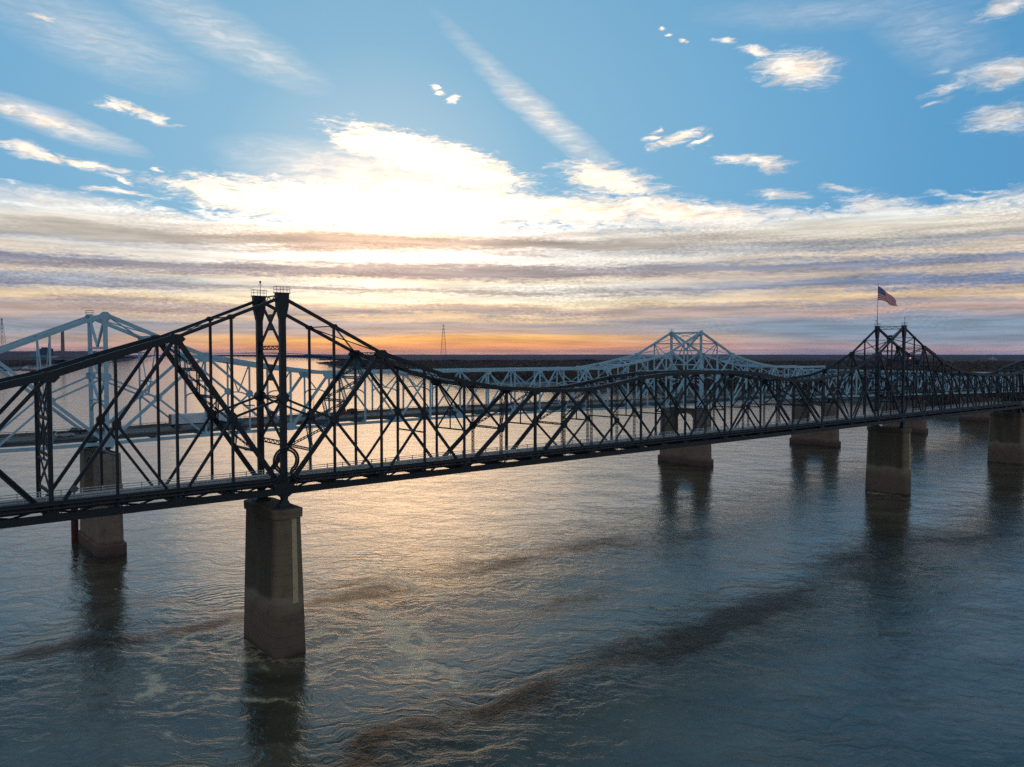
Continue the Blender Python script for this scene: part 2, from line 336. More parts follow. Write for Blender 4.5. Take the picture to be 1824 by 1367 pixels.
def old_truss(y):
    B = lambda k: (S(k), y, ZB(S(k)))
    T = lambda k: (S(k), y, ZT(k))
    def Mn(k0, k1, k):  # point at panel k on the line from bottom node k0 to top node k1
        a = Vector(B(k0)); b = Vector(T(k1)); f = (S(k) - a.x) / (b.x - a.x); return tuple(a + (b - a) * f)
    truss = empty('truss'); truss.parent = old
    for k in range(K0, K1 + 1):
        if k not in (0, 26):
            big = (k % 2 == 0)
            MB().plate((T(k)[0], y, T(k)[2] - (.25 if big else 0)), 1.1 if big else .55, .78, 6, 0, 1.35 if big else 1.3, .85 if big else .8).build('gusset_plate', M['dark'], truss)
        if k % 2 == 0 and k not in (0, 26): MB().plate((B(k)[0], y, B(k)[2] + .35), 1.1, .86, 6, 0, 1.25, .85).build('gusset_plate', M['dark'], truss)
    ch = MB()
    for k in range(K0, K1): ch.beam(B(k), B(k + 1), .8, 1.15)
    ch.build('bottom_chord', M['dark'], truss)
    ch = MB()
    for k in range(K0, K1):
        j = min(abs(k + .5), abs(k + .5 - 26))  # distance in panels from nearest tower
        inside = 0 <= k < 26
        a, b = Vector(T(k)), Vector(T(k + 1))
        if j < 2:
            ch.beam(a, b, .62, .55)
        elif inside and j < 6:
            for sy in (-1, 1): ch.beam(a + Vector((0, sy * .33, 0)), b + Vector((0, sy * .33, 0)), .1, .72)
            ch.lace(a + Vector((0, 0, .3)), b + Vector((0, 0, .3)), .7, .05, .12, (0, 0, 1), .9)
        else: ch.beam(a, b, .75, .95 if inside else 1.1)
    ch.build('top_chord', M['dark'], truss)
    def bar(name, p, q, a, b, laced=False, solid=True):
        m_ = MB()
        if laced:
            for sy in (-.26, .26): m_.lace(Vector(p) + Vector((0, sy * .7, 0)), Vector(q) + Vector((0, sy * .7, 0)), b, .022, .085, pitch=1.0)
        else:
            m_.beam(p, q, a, b)
        m_.build(name, M['dark'], truss)
    # towers
    for k in (0, 26):
        m_ = MB(); s0 = S(k); zb = ZB(s0)
        m_.box(s0 - .55, s0 + .55, y - .42, y + .42, zb, 61.0)
        m_.loft([[(s0 - w, y - .5, z), (s0 - w, y + .5, z), (s0 + w, y + .5, z), (s0 + w, y - .5, z)] for z, w in ((60.9, .56), (63.3, 1.1), (65.45, 1.2))])
        m_.box(s0 - 1.35, s0 + 1.35, y - .65, y + .65, 65.45, 65.6)
        m_.plate((s0, y, 46.6), 1.0, 1.3); m_.plate((s0, y, zb + .4), 1.9, .92, 8, 22.5, 1.1, .8)
        m_.build('tower_post', M['dark'], truss)
        cg = MB(); z0 = 65.6
        for dx in (-1.25, 0, 1.25):
            for dy in (-.6, .6): cg.beam((s0 + dx, y + dy, z0), (s0 + dx, y + dy, z0 + 1.1), .06, .06)
        for zz in (z0 + .55, z0 + 1.1):
            for dy in (-.6, .6): cg.beam((s0 - 1.25, y + dy, zz), (s0 + 1.25, y + dy, zz), .05, .05)
            for dx in (-1.25, 1.25): cg.beam((s0 + dx, y - .6, zz), (s0 + dx, y + .6, zz), .05, .05)
        cg.build('cap_railing', M['galv'], truss)
    # verticals
    for k in range(K0, K1 + 1):
        if k in (0, 26): continue
        hv = k in (6, 20, -4, 30)
        susp = 6 < k < 20
        w = .64 if hv else .42
        bar('vertical_post', B(k), T(k), .42, w if hv else (.55 if susp or k in (5, 21) else .42), laced=(susp and k % 2 == 1) or k in (5, 8, 18, 21))
    def dg(a, b, w=.6): bar('diagonal', a, b, .42, w * .9)
    def node(c, r_=.95):
        MB().plate(c, r_ * .68, .8, 8, 22.5, .95, 1.1).build('joint_plate', M['dark'], truss)
    def half(o, sg):
        k = lambda i: o + sg * i
        zt = (S(o), y, 46.6)
        m1 = Mn(k(0), k(2), k(1)); dg(B(k(0)), T(k(2)), .95); dg(m1, B(k(2)), .5); dg(zt, m1, .42); node(m1, 1.3)
        m3 = Mn(k(4), k(2), k(3)); dg(B(k(4)), T(k(2)), .6); dg(B(k(2)), m3, .45); node(m3, 1.05)
    half(0, 1); half(26, -1); half(0, -1); half(26, 1)
    for o, sg in ((0, 1), (26, -1)):
        k = lambda i: o + sg * i
        m5 = Mn(k(4), k(6), k(5)); dg(B(k(4)), T(k(6)), 1.0); dg(T(k(4)), m5, .42); node(m5, 1.2)
        m7 = Mn(k(6), k(8), k(7)); dg(B(k(6)), T(k(8)), 1.05); dg(m7, B(k(8)), .45); node(m7, 1.15)
        m9 = Mn(k(10), k(8), k(9)); dg(T(k(8)), B(k(10)), .6); dg(B(k(8)), m9, .4); node(m9)
        m11 = Mn(k(12), k(10), k(11)); dg(T(k(10)), B(k(12)), .5); dg(B(k(10)), m11, .38); node(m11)
    dg(T(12), B(14), .45); dg(T(14), B(12), .45); node((S(13), y, (ZT(12) + ZB(130)) / 2))
    for o, sg in ((0, -1), (26, 1)):
        k = lambda i: o + sg * i
        for i in range(4, 14, 2):
            m_ = Mn(k(i + 2), k(i), k(i + 1)); dg(T(k(i)), B(k(i + 2)), .62 if i < 12 else .9); dg(B(k(i)), m_, .4); node(m_)
            if i == 4: dg(B(k(4)), m_, .9)
    return B, T, Mn
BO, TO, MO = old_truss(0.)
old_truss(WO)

def cross(name, pairs, root=old, m='dark'):
    mb = MB()
    for kind, p, q, b in pairs:
        if kind == 'l': mb.lace(p, q, b, .05, .11, (1, 0, 0))
        elif kind == 'v': mb.lace(p, q, b, .05, .11, (0, 0, 1))
        else: mb.beam(p, q, b, b, (1, 0, 0))
    mb.build(name, M[m], root)
# tower cross frames: stacked X lattices with struts
for k in (0, 26):
    s0 = S(k); y0, y1 = .6, WO - .6; L = []
    for za, zb in ((64.6, 56.2), (55.2, 47.0), (46.2, 38.8)):
        L += [('l', (s0, y0, za), (s0, y1, zb), .62), ('l', (s0, y0, zb), (s0, y1, za), .62)]
    L += [('l', (s0, y0, 55.7), (s0, y1, 55.7), .8), ('l', (s0, y0, 46.6), (s0, y1, 46.6), .6), ('l', (s0, y0, 38.3), (s0, y1, 38.3), .9), ('l', (s0, y0, 64.7), (s0, y1, 64.7), 1.2)]
    mb = MB()
    for kind, p, q, b in L:
        mb.lace(p, q, b, .06, .13, (1, 0, 0))
    for zc in (60.4, 51.1, 42.5): mb.plate((s0, WO / 2, zc), .01, .01)
    for zc in (60.4, 51.1, 42.5):
        for dz in (-1.1, 1.1): mb.box(s0 - .12, s0 + .12, WO / 2 - .75, WO / 2 + .75, zc + dz - .4, zc + dz + .4)
    mb.build('tower_frame', M['dark'], old)
# sloping portal lattices between the heavy diagonals
def slope_frame(p0, q0, n, b=.55):
    mb = MB(); p0 = Vector(p0); q0 = Vector(q0); yv = Vector((0, WO, 0))
    nrm = (q0 - p0).normalized().cross(Vector((0, 1, 0)))
    for i in range(n):
        a = p0.lerp(q0, i / n); c = p0.lerp(q0, (i + 1) / n)
        mb.lace(a + Vector((0, .4, 0)), c + yv - Vector((0, .4, 0)), b * 1.5, .035, .09, nrm, x=True); mb.lace(a + yv - Vector((0, .4, 0)), c + Vector((0, .4, 0)), b * 1.5, .035, .09, nrm, x=True)
        mb.lace(a + Vector((0, .4, 0)), a + yv - Vector((0, .4, 0)), .6, .05, .1, nrm)
        mid = (a + c) / 2 + yv / 2; mb.beam(mid - (q0 - p0).normalized() * .5, mid + (q0 - p0).normalized() * .5, 1.0, .12, (0, 1, 0))
    mb.build('portal_frame', M['dark'], old)
for o, sg in ((0, 1), (0, -1), (26, 1), (26, -1)):
    a = Vector(BO(o)); b = Vector(TO(o + 2 * sg)); slope_frame(a.lerp(b, .28), a.lerp(b, .98), 4)
for o, sg in ((0, 1), (26, -1)):
    a = Vector(BO(o + 4 * sg)); b = Vector(TO(o + 6 * sg)); slope_frame(a.lerp(b, .5), b, 1)
    a = Vector(BO(o + 6 * sg)); b = Vector(TO(o + 8 * sg)); slope_frame(a.lerp(b, .5), b, 1)
for k in (-4, 30): slope_frame((S(k), 0, 33.5), (S(k), 0, ZT(k) - 1), 3, .42)
# sway frames, struts, laterals
for k in range(K0, K1 + 1):
    if k in (0, 26): continue
    s0 = S(k); zt = ZT(k); y0, y1 = .35, WO - .35
    j = min(abs(k), abs(k - 26))
    if k % 2 == 0:
        mb = MB(); zl = 38.2
        mb.lace((s0, y0, zt - .3), (s0, y1, zt - .3), .8, .05, .11, (1, 0, 0))
        if zt - zl > 3 and j != 2:
            mb.lace((s0, y0, zt - .6), (s0, y1, zl), .34, .05, .1, (1, 0, 0)); mb.lace((s0, y0, zl), (s0, y1, zt - .6), .34, .05, .1, (1, 0, 0))
            mb.beam((s0, y0, zl), (s0, y1, zl - .1), .3, .3, (1, 0, 0)); mb.beam((s0, WO / 2, zl), (s0, WO / 2, (zt + zl) / 2), .22, .22)
        mb.build('sway_frame', M['dark'], old)
    else:
        cross('cross_strut', [('v', (s0, y0, zt), (s0, y1, zt), .6)])
    if k % 2 == 1 and j > 2 and j not in (5, 7): cross('cross_strut', [('b', (s0, y0, 38.4), (s0, y1, 38.4), .28)])
for k in range(K0, K1):
    a0, a1 = Vector(TO(k)), Vector(TO(k + 1)); yv = Vector((0, WO, 0))
    mb = MB()
    nrm = (a1 - a0).cross(yv).normalized()
    mb.lace(a0, a1 + yv, .48, .03, .07, nrm); mb.lace(a0 + yv, a1, .48, .03, .07, nrm)
    if k not in (-1, 0, 25, 26): mb.build('top_lateral', M['dark'], old)
mb = MB()
for k in range(K0, K1, 1):
    a0, a1 = Vector(BO(k)), Vector(BO(k + 1)); yv = Vector((0, WO, 0)); dz = Vector((0, 0, -.35))
    mb.beam(a0 + dz, a1 + yv + dz, .3, .25, (0, 0, 1)); mb.beam(a0 + yv + dz, a1 + dz, .3, .25, (0, 0, 1))
mb.build('bottom_lateral', M['dark'], old)
# floor
ZD = 31.2
def floor_piece(mb, s0, s1, y0, y1, za, zb_):
    c = []
    z0 = ZB(s0) - 29.65; z1 = ZB(s1) - 29.65
    mb.hexa([(s0, y0, za + z0), (s0, y1, za + z0), (s1, y1, za + z1), (s1, y0, za + z1), (s0, y0, zb_ + z0), (s0, y1, zb_ + z0), (s1, y1, zb_ + z1), (s1, y0, zb_ + z1)])
mb = MB()
for k in range(K0, K1 + 1):
    floor_piece(mb, S(k) - .2, S(k) + .2, .4, WO - .4, 29.35, 30.5)
mb.build('floor_beams', M['dark'], old)
mb = MB()
for k in range(K0, K1):
    for y in (1.2, 2.9, 4.5, 6.2, 7.9, 9.5): floor_piece(mb, S(k), S(k + 1), y - .12, y + .12, 30.5, 30.82)
mb.build('stringers', M['dark'], old)
mb = MB()
for k in range(K0, K1): floor_piece(mb, S(k), S(k + 1), 4.1, 9.75, 30.83, ZD)
mb.build('roadway', M['asphalt'], old)
mb = MB()
for k in range(K0, K1):
    n = 12
    for i in range(n):
        s = S(k) + (S(k + 1) - S(k)) * i / n; z = ZB(s) - 29.65
        mb.box(s, s + .28, .55, 3.6, 30.83 + z, 31.03 + z)
mb.build('sleepers', M['timber'], old)
mb = MB()
for k in range(K0, K1):
    for y in (1.3, 2.8): floor_piece(mb, S(k), S(k + 1), y - .04, y + .04, 31.03, 31.2)
mb.build('rails', M['rust'], old)
for y in (3.95, 9.85):
    mb = MB()
    for k in range(K0, K1):
        for zz in (31.5, 31.9, 32.3): floor_piece(mb, S(k), S(k + 1), y - .04, y + .04, zz - .07, zz + .05)
        for i in range(3):
            s = S(k) + (S(k + 1) - S(k)) * i / 3; z = ZB(s) - 29.65
            mb.box(s - .07, s + .07, y - .08, y + .08, 30.85 + z, 32.4 + z)
        floor_piece(mb, S(k), S(k + 1), y - .1, y + .1, 31.0, 31.3)
    mb.build('railing', M['white'], old)
# bracket-hung pipeline with expansion loop at the near tower
pipe = empty('pipeline', W(0, -1.1), TH, 'two dark pipes along the black bridge looping round at its left tower', 'pipeline')
def pipe_path(off):
    r = 2.35 - off * .45; cz = 35.35; pts = []
    zl = 31.85 - off * .6
    pts += [(S(K0), 0, zl), (-60, 0, zl), (-3.4, 0, zl)]
    pts += [(-2.6, 0, zl + .05), (-1.9 + off * .1, 0, zl + .3), (-1.25 + off * .2, 0, zl + .95 + off * .3), (-.95 + off * .1, 0, 32.9), (-1.15 + off * .25, 0, 33.35)]
    for i in range(25):
        a = R(236 - (236 + 56) * i / 24); pts.append((r * math.cos(a), 0, cz + r * math.sin(a)))
    pts += [(1.15 - off * .25, 0, 33.35), (.95 - off * .1, 0, 32.9), (1.25 - off * .2, 0, zl + .95 + off * .3), (1.9 - off * .1, 0, zl + .3), (2.6, 0, zl + .05)]
    z1 = lambda s: zl + ZB(s) - 29.65
    pts += [(3.4, 0, zl), (60, 0, z1(60)), (150, 0, z1(150)), (250, 0, z1(250)), (S(K1), 0, z1(380))]
    return pts
for off in (0, 1): MB().tube(pipe_path(off), .2, 10).build('pipe', M['dark'], pipe)
mb = MB()
for k in range(K0, K1 + 1):
    z = ZB(S(k)) - 29.65; s = S(k) + (1.2 if k != 0 else 2.2)
    mb.beam((s, .9, 32.1 + z), (s, -.35, 32.1 + z), .14, .14); mb.beam((s, -.3, 31.9 + z), (s, .8, 30.2 + z), .1, .1); mb.beam((s, -.3, 31.0 + z), (s, .8, 31.0 + z), .12, .12)
mb.build('pipe_bracket', M['dark'], pipe)
mb = MB()
for k in range(K0, K1):
    a, b = S(k), S(k + 1); zz = lambda s: 32.3 + ZB(s) - 29.65
    mb.beam((a, .55, zz(a) - .2), (b, .55, zz(b) - .2), .5, .55)
mb.build('cable_tray', M['dark'], pipe)

# next span beyond the third pier, its top chord rising again
nx = empty('truss_bridge', W(S(K1) + 1.6, 0), TH, 'end of the next dark truss span just entering at the right edge', 'bridge')
for y in (0., WO):
    z0 = ZB(380); n = 14; p_ = 9.25
    zt = lambda i: [45.6, 47.2, 48.6, 49.8, 50.8, 51.4, 51.8, 52][min(i, n - i)]
    tr = empty('truss'); tr.parent = nx
    MB().beam((0, y, z0), (n * p_, y, z0), .8, 1.1).build('bottom_chord', M['dark'], tr)
    g = MB()
    for i in range(n): g.beam((i * p_, y, zt(i)), ((i + 1) * p_, y, zt(i + 1)), .75, 1.0)
    g.build('top_chord', M['dark'], tr)
    for i in range(n + 1): MB().beam((i * p_, y, z0), (i * p_, y, zt(i)), .5, .45).build('vertical_post', M['dark'], tr)
    for i in range(n):
        a, b = ((i, zt(i)), (i + 1, z0)) if i < n / 2 else ((i, z0), (i + 1, zt(i + 1)))
        MB().beam((a[0] * p_, y, a[1]), (b[0] * p_, y, b[1]), .5, .5).build('diagonal', M['dark'], tr)
z0 = ZB(380)
MB().box(0, 130, .5, 9.9, z0 + .6, z0 + 1.1).build('deck', M['asphalt'], nx)
mb = MB()
for i in range(14):
    mb.lace((i * 9.25, .4, zt(i)), ((i + 1) * 9.25, WO - .4, zt(i + 1)), .4, .05, .1, (0, 0, 1)); mb.lace((i * 9.25, WO - .4, zt(i)), ((i + 1) * 9.25, .4, zt(i + 1)), .4, .05, .1, (0, 0, 1)); mb.lace((i * 9.25, .4, zt(i)), (i * 9.25, WO - .4, zt(i)), .6, .05, .1, (0, 0, 1))
mb.build('top_lateral', M['dark'], nx)

# ------------------------------------------------------------------ piers
def ring(s0, t0, w, l, c, z, nose=0.):
    """plan outline, half width w along the bridge, half length l across it, corners cut by c"""
    P = [(-w, -l + c), (-w + c * .3, -l + c * .35), (-w + c, -l - nose * .6), (0, -l - nose), (w - c, -l - nose * .6), (w - c * .3, -l + c * .35), (w, -l + c), (w, l - c), (w - c * .3, l - c * .35), (w - c, l + nose * .6), (0, l + nose), (-w + c, l + nose * .6), (-w + c * .3, l - c * .35), (-w, l - c)]
    return [(s0 + a, t0 + b, z) for a, b in P][::-1]
def bearing(root, s0, t, z0, z1):
    mb = MB(); mb.loft([[(s0 - a, t - b, z), (s0 - a, t + b, z), (s0 + a, t + b, z), (s0 + a, t - b, z)] for z, a, b in ((z0, 1.5, 1.1), (z0 + .35, 1.45, 1.05), (z0 + .45, 1.1, .8), ((z0 + z1) / 2 + .2, .45, .6), (z1, .75, .6))])
    mb.build('bearing', M['dark'], root)
def old_pier(s, label, stripe=True):
    r_ = empty('bridge_pier', W(s, WO / 2), TH, label, 'bridge pier')
    top = ZB(s) - 3.1
    mb = MB().loft([ring(0, 0, w, l, 1.25, z, .25) for z, w, l in ((-3, 3.3, 8.05), (0, 3.2, 7.95), (9, 3.0, 7.8), (top - 1.6, 2.62, 7.5))])
    mb.build('shaft', M['pier_old'], r_)
    mb = MB().loft([ring(0, 0, w, l, 1.3, z, .25) for z, w, l in ((top - 1.6, 2.62, 7.5), (top - 1.5, 2.9, 7.8), (top - .1, 2.95, 7.85), (top, 2.8, 7.7))])
    mb.build('coping', M['pier_old'], r_)
    for t in (0, WO): bearing(r_, 0, t - WO / 2, top, ZB(s) - .4)
    if stripe:
        w0 = [(z, -(7.95 + .25) - (0 if z > 1 else 0) + z * .45 / 25) for z in (9.6, top - 1.6)]
        a, b = w0
        MB().hexa([(.25, a[1] - .06, a[0]), (.25, a[1] + .1, a[0]), (1.25, a[1] + .1, a[0]), (1.25, a[1] - .02, a[0]), (.25, b[1] - .06, b[0]), (.25, b[1] + .1, b[0]), (1.15, b[1] + .1, b[0]), (1.15, b[1] - .02, b[0])]).build('painted_stripe', M['stripe'], r_)
    return r_
old_pier(0, 'tall concrete pier with a yellow stripe under the left tower of the dark bridge')
old_pier(S(26), 'brown stained concrete pier under the dark bridge tower that carries the flag')
old_pier(S(40) + .8, 'brown stained concrete pier cut by the right edge of the photo', False)
old_pier(S(-14), 'concrete pier of the dark bridge beyond the left edge', False)

def new_pier(s, label, zt, Lh=14.2, portal=True, wide=3.0):
    r_ = empty('bridge_pier', W(s, 107), TH, label, 'bridge pier')
    MB().loft([ring(0, 0, wide + .65, Lh + .8, 1.2, z, .2) for z in (-3, 3.0)] + [ring(0, 0, wide + .5, Lh + .65, 1.2, 3.3, .2)]).build('footing', M['pier_new'], r_)
    zl = 13.0 if portal else zt - 2
    MB().loft([ring(0, 0, wide + .1, Lh, 1.2, 3.3, .2), ring(0, 0, wide, Lh - .2, 1.2, zl, .2)]).build('shaft', M['pier_new'], r_)
    if portal:
        for sg in (-1, 1):
            c = sg * (Lh - 4.2)
            MB().loft([ring(0, c, wide, 4.0, .9, zl, .1), ring(0, c, wide - .25, 3.8, .9, zt, .1)]).build('leg', M['pier_new'], r_)
        y0 = Lh - 8.1; pts = []
        for i in range(13):
            a = math.pi * i / 12; pts.append((-y0 * math.cos(a) * 1.0, zt - 4.2 + 2.4 * math.sin(a)))
        mb = MB(); n = len(pts)
        for x in (-wide + .45, wide - .45):
            pass
        lo = [(-wide + .45, a, b) for a, b in pts]; hi = [(-wide + .45, a, zt - .05) for a, b in pts]
        lo2 = [(wide - .45, a, b) for a, b in pts]; hi2 = [(wide - .45, a, zt - .05) for a, b in pts]
        for i in range(n - 1): mb.hexa([lo[i], lo[i + 1], lo2[i + 1], lo2[i], hi[i], hi[i + 1], hi2[i + 1], hi2[i]])
        mb.build('arched_crossbeam', M['pier_new'], r_)
    else:
        MB().loft([ring(0, 0, wide + .3, Lh + .2, 1.2, zt - 2, .2), ring(0, 0, wide + .3, Lh + .2, 1.2, zt, .2)]).build('coping', M['pier_new'], r_)
    for t in (98, 116): bearing(r_, 0, t - 107, zt, zt + 1.7)
NS0, NP = -6.9, 13.18
NS = lambda k: NS0 + NP * k
new_pier(NS(0), 'brown concrete pier under the left tower of the pale blue bridge', 27.6, Lh=12.4)
new_pier(NS(20), 'brown two-legged concrete pier under the right tower of the pale blue bridge', 27.6)
new_pier(NS(29) + 6, 'brown two-legged concrete pier just left of the flag tower pier', 26.0)
new_pier(502, 'brown concrete pier half hidden behind the flag tower pier', 22.6)
new_pier(640, 'brown concrete pier standing at the far bank on the right', 19.0, portal=False)

# ------------------------------------------------------------------ NEW BRIDGE
WN = 18.0
nb = empty('truss_bridge', W(0, 98), TH, 'pale blue steel cantilever truss bridge carrying the highway behind the dark bridge', 'bridge')
NTm = [65.2, 59.6, 54.1, 51.9, 49.9, 48.3, 48.3, 48.3, 48.3, 48.3, 48.3]
NTa = [65.2, 59.7, 54.2, 51.2, 49.0, 47.7, 47.3, 47.2, 47.2, 47.2]
def NZT(k):
    if k < 0: return NTa[min(9, -k)]
    if k > 20: return NTa[min(9, k - 20)]
    return NTm[min(k, 20 - k)]
def NZB(s): return 30.1 + 1.4 * max(0, 1 - ((s - 105) / 120) ** 2) if s < 225 else 30.1 - max(0, s - 330) * .01
NK0, NK1 = -9, 29
def new_truss(y):
    B = lambda k: (NS(k), y, NZB(NS(k))); T = lambda k: (NS(k), y, NZT(k))
    tr = empty('truss'); tr.parent = nb
    def pl(*a):
        MB().plate(*a).build('gusset_plate', M['blue'], tr)
    tops = [-7, -5, -2, 2, 5, 6, 8, 10, 12, 14, 15, 18, 22, 25, 27]
    for k in tops: pl((NS(k), y, NZT(k) - .5), 1.7 if k in (-2, 2, 5, 15, 18, 22) else 1.3, .72, 6, 0, 1.15, .95)
    for k in (0, 20): pl((NS(k), y, NZT(k) - .6), 1.45, .8, 8); pl((NS(k), y, NZB(NS(k)) + .3), 2.2, .8, 6, 0); pl((NS(k), y, 48.3), 1.4, .8, 6, 30)
    bots = [-8, -6, -4, 4, 7, 9, 11, 13, 16, 24, 26, 28]
    for k in bots: pl((NS(k), y, NZB(NS(k)) + .6), 1.5, .72, 6, 0, 1.2, .9)
    c = MB()
    for k in range(NK0, NK1): c.beam(B(k), B(k + 1), .65, .9)
    c.build('bottom_chord', M['blue'], tr)
    c = MB()
    for k in range(NK0, NK1): c.beam(T(k), T(k + 1), .65, 1.0 if -3 < k < 22 else 1.1)
    c.build('top_chord', M['blue'], tr)
    for k in range(NK0, NK1 + 1):
        if k in (0, 20): MB().beam(B(k), T(k), .9, 1.0).build('tower_post', M['blue'], tr)
        else: MB().beam(B(k), T(k), .5, .45 if k % 2 else .55).build('vertical_post', M['blue'], tr)
    def d(a, b, w=.6): MB().beam(a, b, .5, w).build('diagonal', M['blue'], tr)
    for o, sg in ((0, 1), (0, -1), (20, 1), (20, -1)):
        k = lambda i: o + sg * i
        mp = lambda a, b: tuple((Vector(a) + Vector(b)) / 2)
        m1 = mp(B(k(0)), T(k(2))); d(B(k(0)), T(k(2)), .85); d(m1, B(k(2)), .5); d((NS(o), y, 48.3), m1, .5)
        m3 = mp(B(k(4)), T(k(2))); d(T(k(2)), B(k(4)), .65); d(B(k(2)), m3, .45)
        for m_ in (m1, m3): MB().plate(m_, 1.1, .6, 6, 0).build('gusset', M['blue'], tr)
        d(B(k(4)), T(k(5)), .85)
    for o, sg in ((0, 1), (20, -1)):
        k = lambda i: o + sg * i
        d(B(k(5)), T(k(6)), .7); d(T(k(6)), B(k(7)), .5); d(B(k(7)), T(k(8)), .5); d(T(k(8)), B(k(9)), .45); d(B(k(9)), T(k(10)), .45)
    for o, sg in ((0, -1), (20, 1)):
        k = lambda i: o + sg * i
        d(T(k(5)), B(k(6)), .6); d(B(k(6)), T(k(7)), .6); d(T(k(7)), B(k(8)), .6); d(B(k(8)), T(k(9)), .7)
new_truss(0); new_truss(WN)
for k in (0, 20):   # V-shaped tower bracing
    s0 = NS(k); mb = MB(); c = WN / 2
    for za, zb in ((64.4, 56.2), (55.6, 49.2), (47.8, 41.6)):
        mb.beam((s0, .4, za), (s0, c, zb + .5), .5, 1.1, (1, 0, 0), .5, .8); mb.beam((s0, WN - .4, za), (s0, c, zb + .5), .5, 1.1, (1, 0, 0), .5, .8)
        mb.beam((s0, .4, zb), (s0, WN - .4, zb), .5, .55, (1, 0, 0))
    mb.beam((s0, .4, 64.9), (s0, WN - .4, 64.9), .5, .9, (1, 0, 0))
    prev = None
    for i in range(9):
        a = math.pi * i / 8; q = (s0, c - (c - .6) * math.cos(a), 38.6 + 2.4 * math.sin(a))
        if prev: mb.beam(prev, q, .5, .5, (1, 0, 0))
        prev = q
    mb.build('tower_frame', M['blue'], nb)
    if True:
        mb = MB(); z0 = 65.9; t0 = WN
        for dx in (-.9, .9):
            for dy in (-.9, .9): mb.beam((s0 + dx, t0 + dy, z0 - .6), (s0 + dx, t0 + dy, z0 + 1.1), .07, .07)
        for zz in (z0 + .5, z0 + 1.1):
            for dy in (-.9, .9): mb.beam((s0 - .9, t0 + dy, zz), (s0 + .9, t0 + dy, zz), .07, .07)
            for dx in (-.9, .9): mb.beam((s0 + dx, t0 - .9, zz), (s0 + dx, t0 + .9, zz), .07, .07)
        mb.box(s0 - 1, s0 + 1, t0 - 1, t0 + 1, z0 - .75, z0 - .6)
        mb.build('inspection_cage', M['galv'], nb)
for k in range(NK0, NK1 + 1):
    if k in (0, 20): continue
    s0 = NS(k); zt = NZT(k); mb = MB(); c = WN / 2
    mb.beam((s0, .3, zt - .1), (s0, WN - .3, zt - .1), .4, .6, (1, 0, 0))
    zl = 41.0 if zt > 45 else zt - 5
    mb.beam((s0, .3, zt - .6), (s0, c, zl + 1.7), .25, .35, (1, 0, 0)); mb.beam((s0, WN - .3, zt - .6), (s0, c, zl + 1.7), .25, .35, (1, 0, 0))
    if zt > 52: mb.beam((s0, .3, 46.6), (s0, WN - .3, 46.6), .3, .4, (1, 0, 0))
    prev = None
    for i in range(9):
        a = math.pi * i / 8; q = (s0, c - (c - .3) * math.cos(a), zl + 1.7 * math.sin(a))
        if prev: mb.beam(prev, q, .3, .35, (1, 0, 0))
        prev = q
    mb.build('sway_frame', M['blue'], nb)
for k in range(NK0, NK1):
    a0 = Vector((NS(k), 0, NZT(k))); a1 = Vector((NS(k + 1), 0, NZT(k + 1))); yv = Vector((0, WN, 0)); m_ = (a0 + a1) / 2 + yv / 2
    mb = MB().beam(a0, a1 + yv, .3, .3, (0, 0, 1)); mb.beam(a0 + yv, a1, .3, .29, (0, 0, 1))
    mb.build('top_lateral', M['blue'], nb)

def deck(root, s0, s1, n, z, y0=1.5, y1=16.5, yoff=0.):
    st = (s1 - s0) / n
    P = lambda mb, y0_, y1_, za, zb: [mb.hexa([(s0 + i * st, y0_, z(s0 + i * st) + za), (s0 + i * st, y1_, z(s0 + i * st) + za), (s0 + (i + 1) * st, y1_, z(s0 + (i + 1) * st) + za), (s0 + (i + 1) * st, y0_, z(s0 + (i + 1) * st) + za), (s0 + i * st, y0_, z(s0 + i * st) + zb), (s0 + i * st, y1_, z(s0 + i * st) + zb), (s0 + (i + 1) * st, y1_, z(s0 + (i + 1) * st) + zb), (s0 + (i + 1) * st, y0_, z(s0 + (i + 1) * st) + zb)]) for i in range(n)]
    mb = MB(); P(mb, y0, y1, -.35, 0); mb.build('road_deck', M['road'], root)
    for ya in (y0, y1 - .35):
        ph = .12 if ya == y0 else .0
        mb = MB(); P(mb, ya, ya + .35, .004, .85 if ya > y0 else .12); P(mb, ya + .12, ya + .22, 1.15 - 4 * ph, 1.27 - 4.3 * ph)
        for i in range(n * 4):
            s = s0 + i * st / 4; mb.box(s, s + .12, ya + .1, ya + .24, z(s) + (.84 if ya > y0 else .11), z(s) + 1.2 - 4 * ph)
        mb.build('parapet', M['parapet'], root)
    mb = MB(); P(mb, (y0 + y1) / 2 - .08, (y0 + y1) / 2 + .08, .004, .008); mb.build('lane_line', M['white'], root)
    mb = MB()
    for y in np.linspace(y0 + .6, y1 - .6, 7): P(mb, y - .15, y + .15, -1.3, -.351)
    mb.build('stringers', M['fascia'], root)
    mb = MB()
    for i in range(n + 1):
        s = s0 + i * st; mb.box(s - .25, s + .25, .33, WN - .33, z(s) - 2.2, z(s) - 1.0)
    mb.build('floor_beams', M['blue'], root)
RZ = 32.2
rz = lambda s: NZB(s) + 2.0
deck(nb, NS(NK0), NS(NK1), NK1 - NK0, rz)

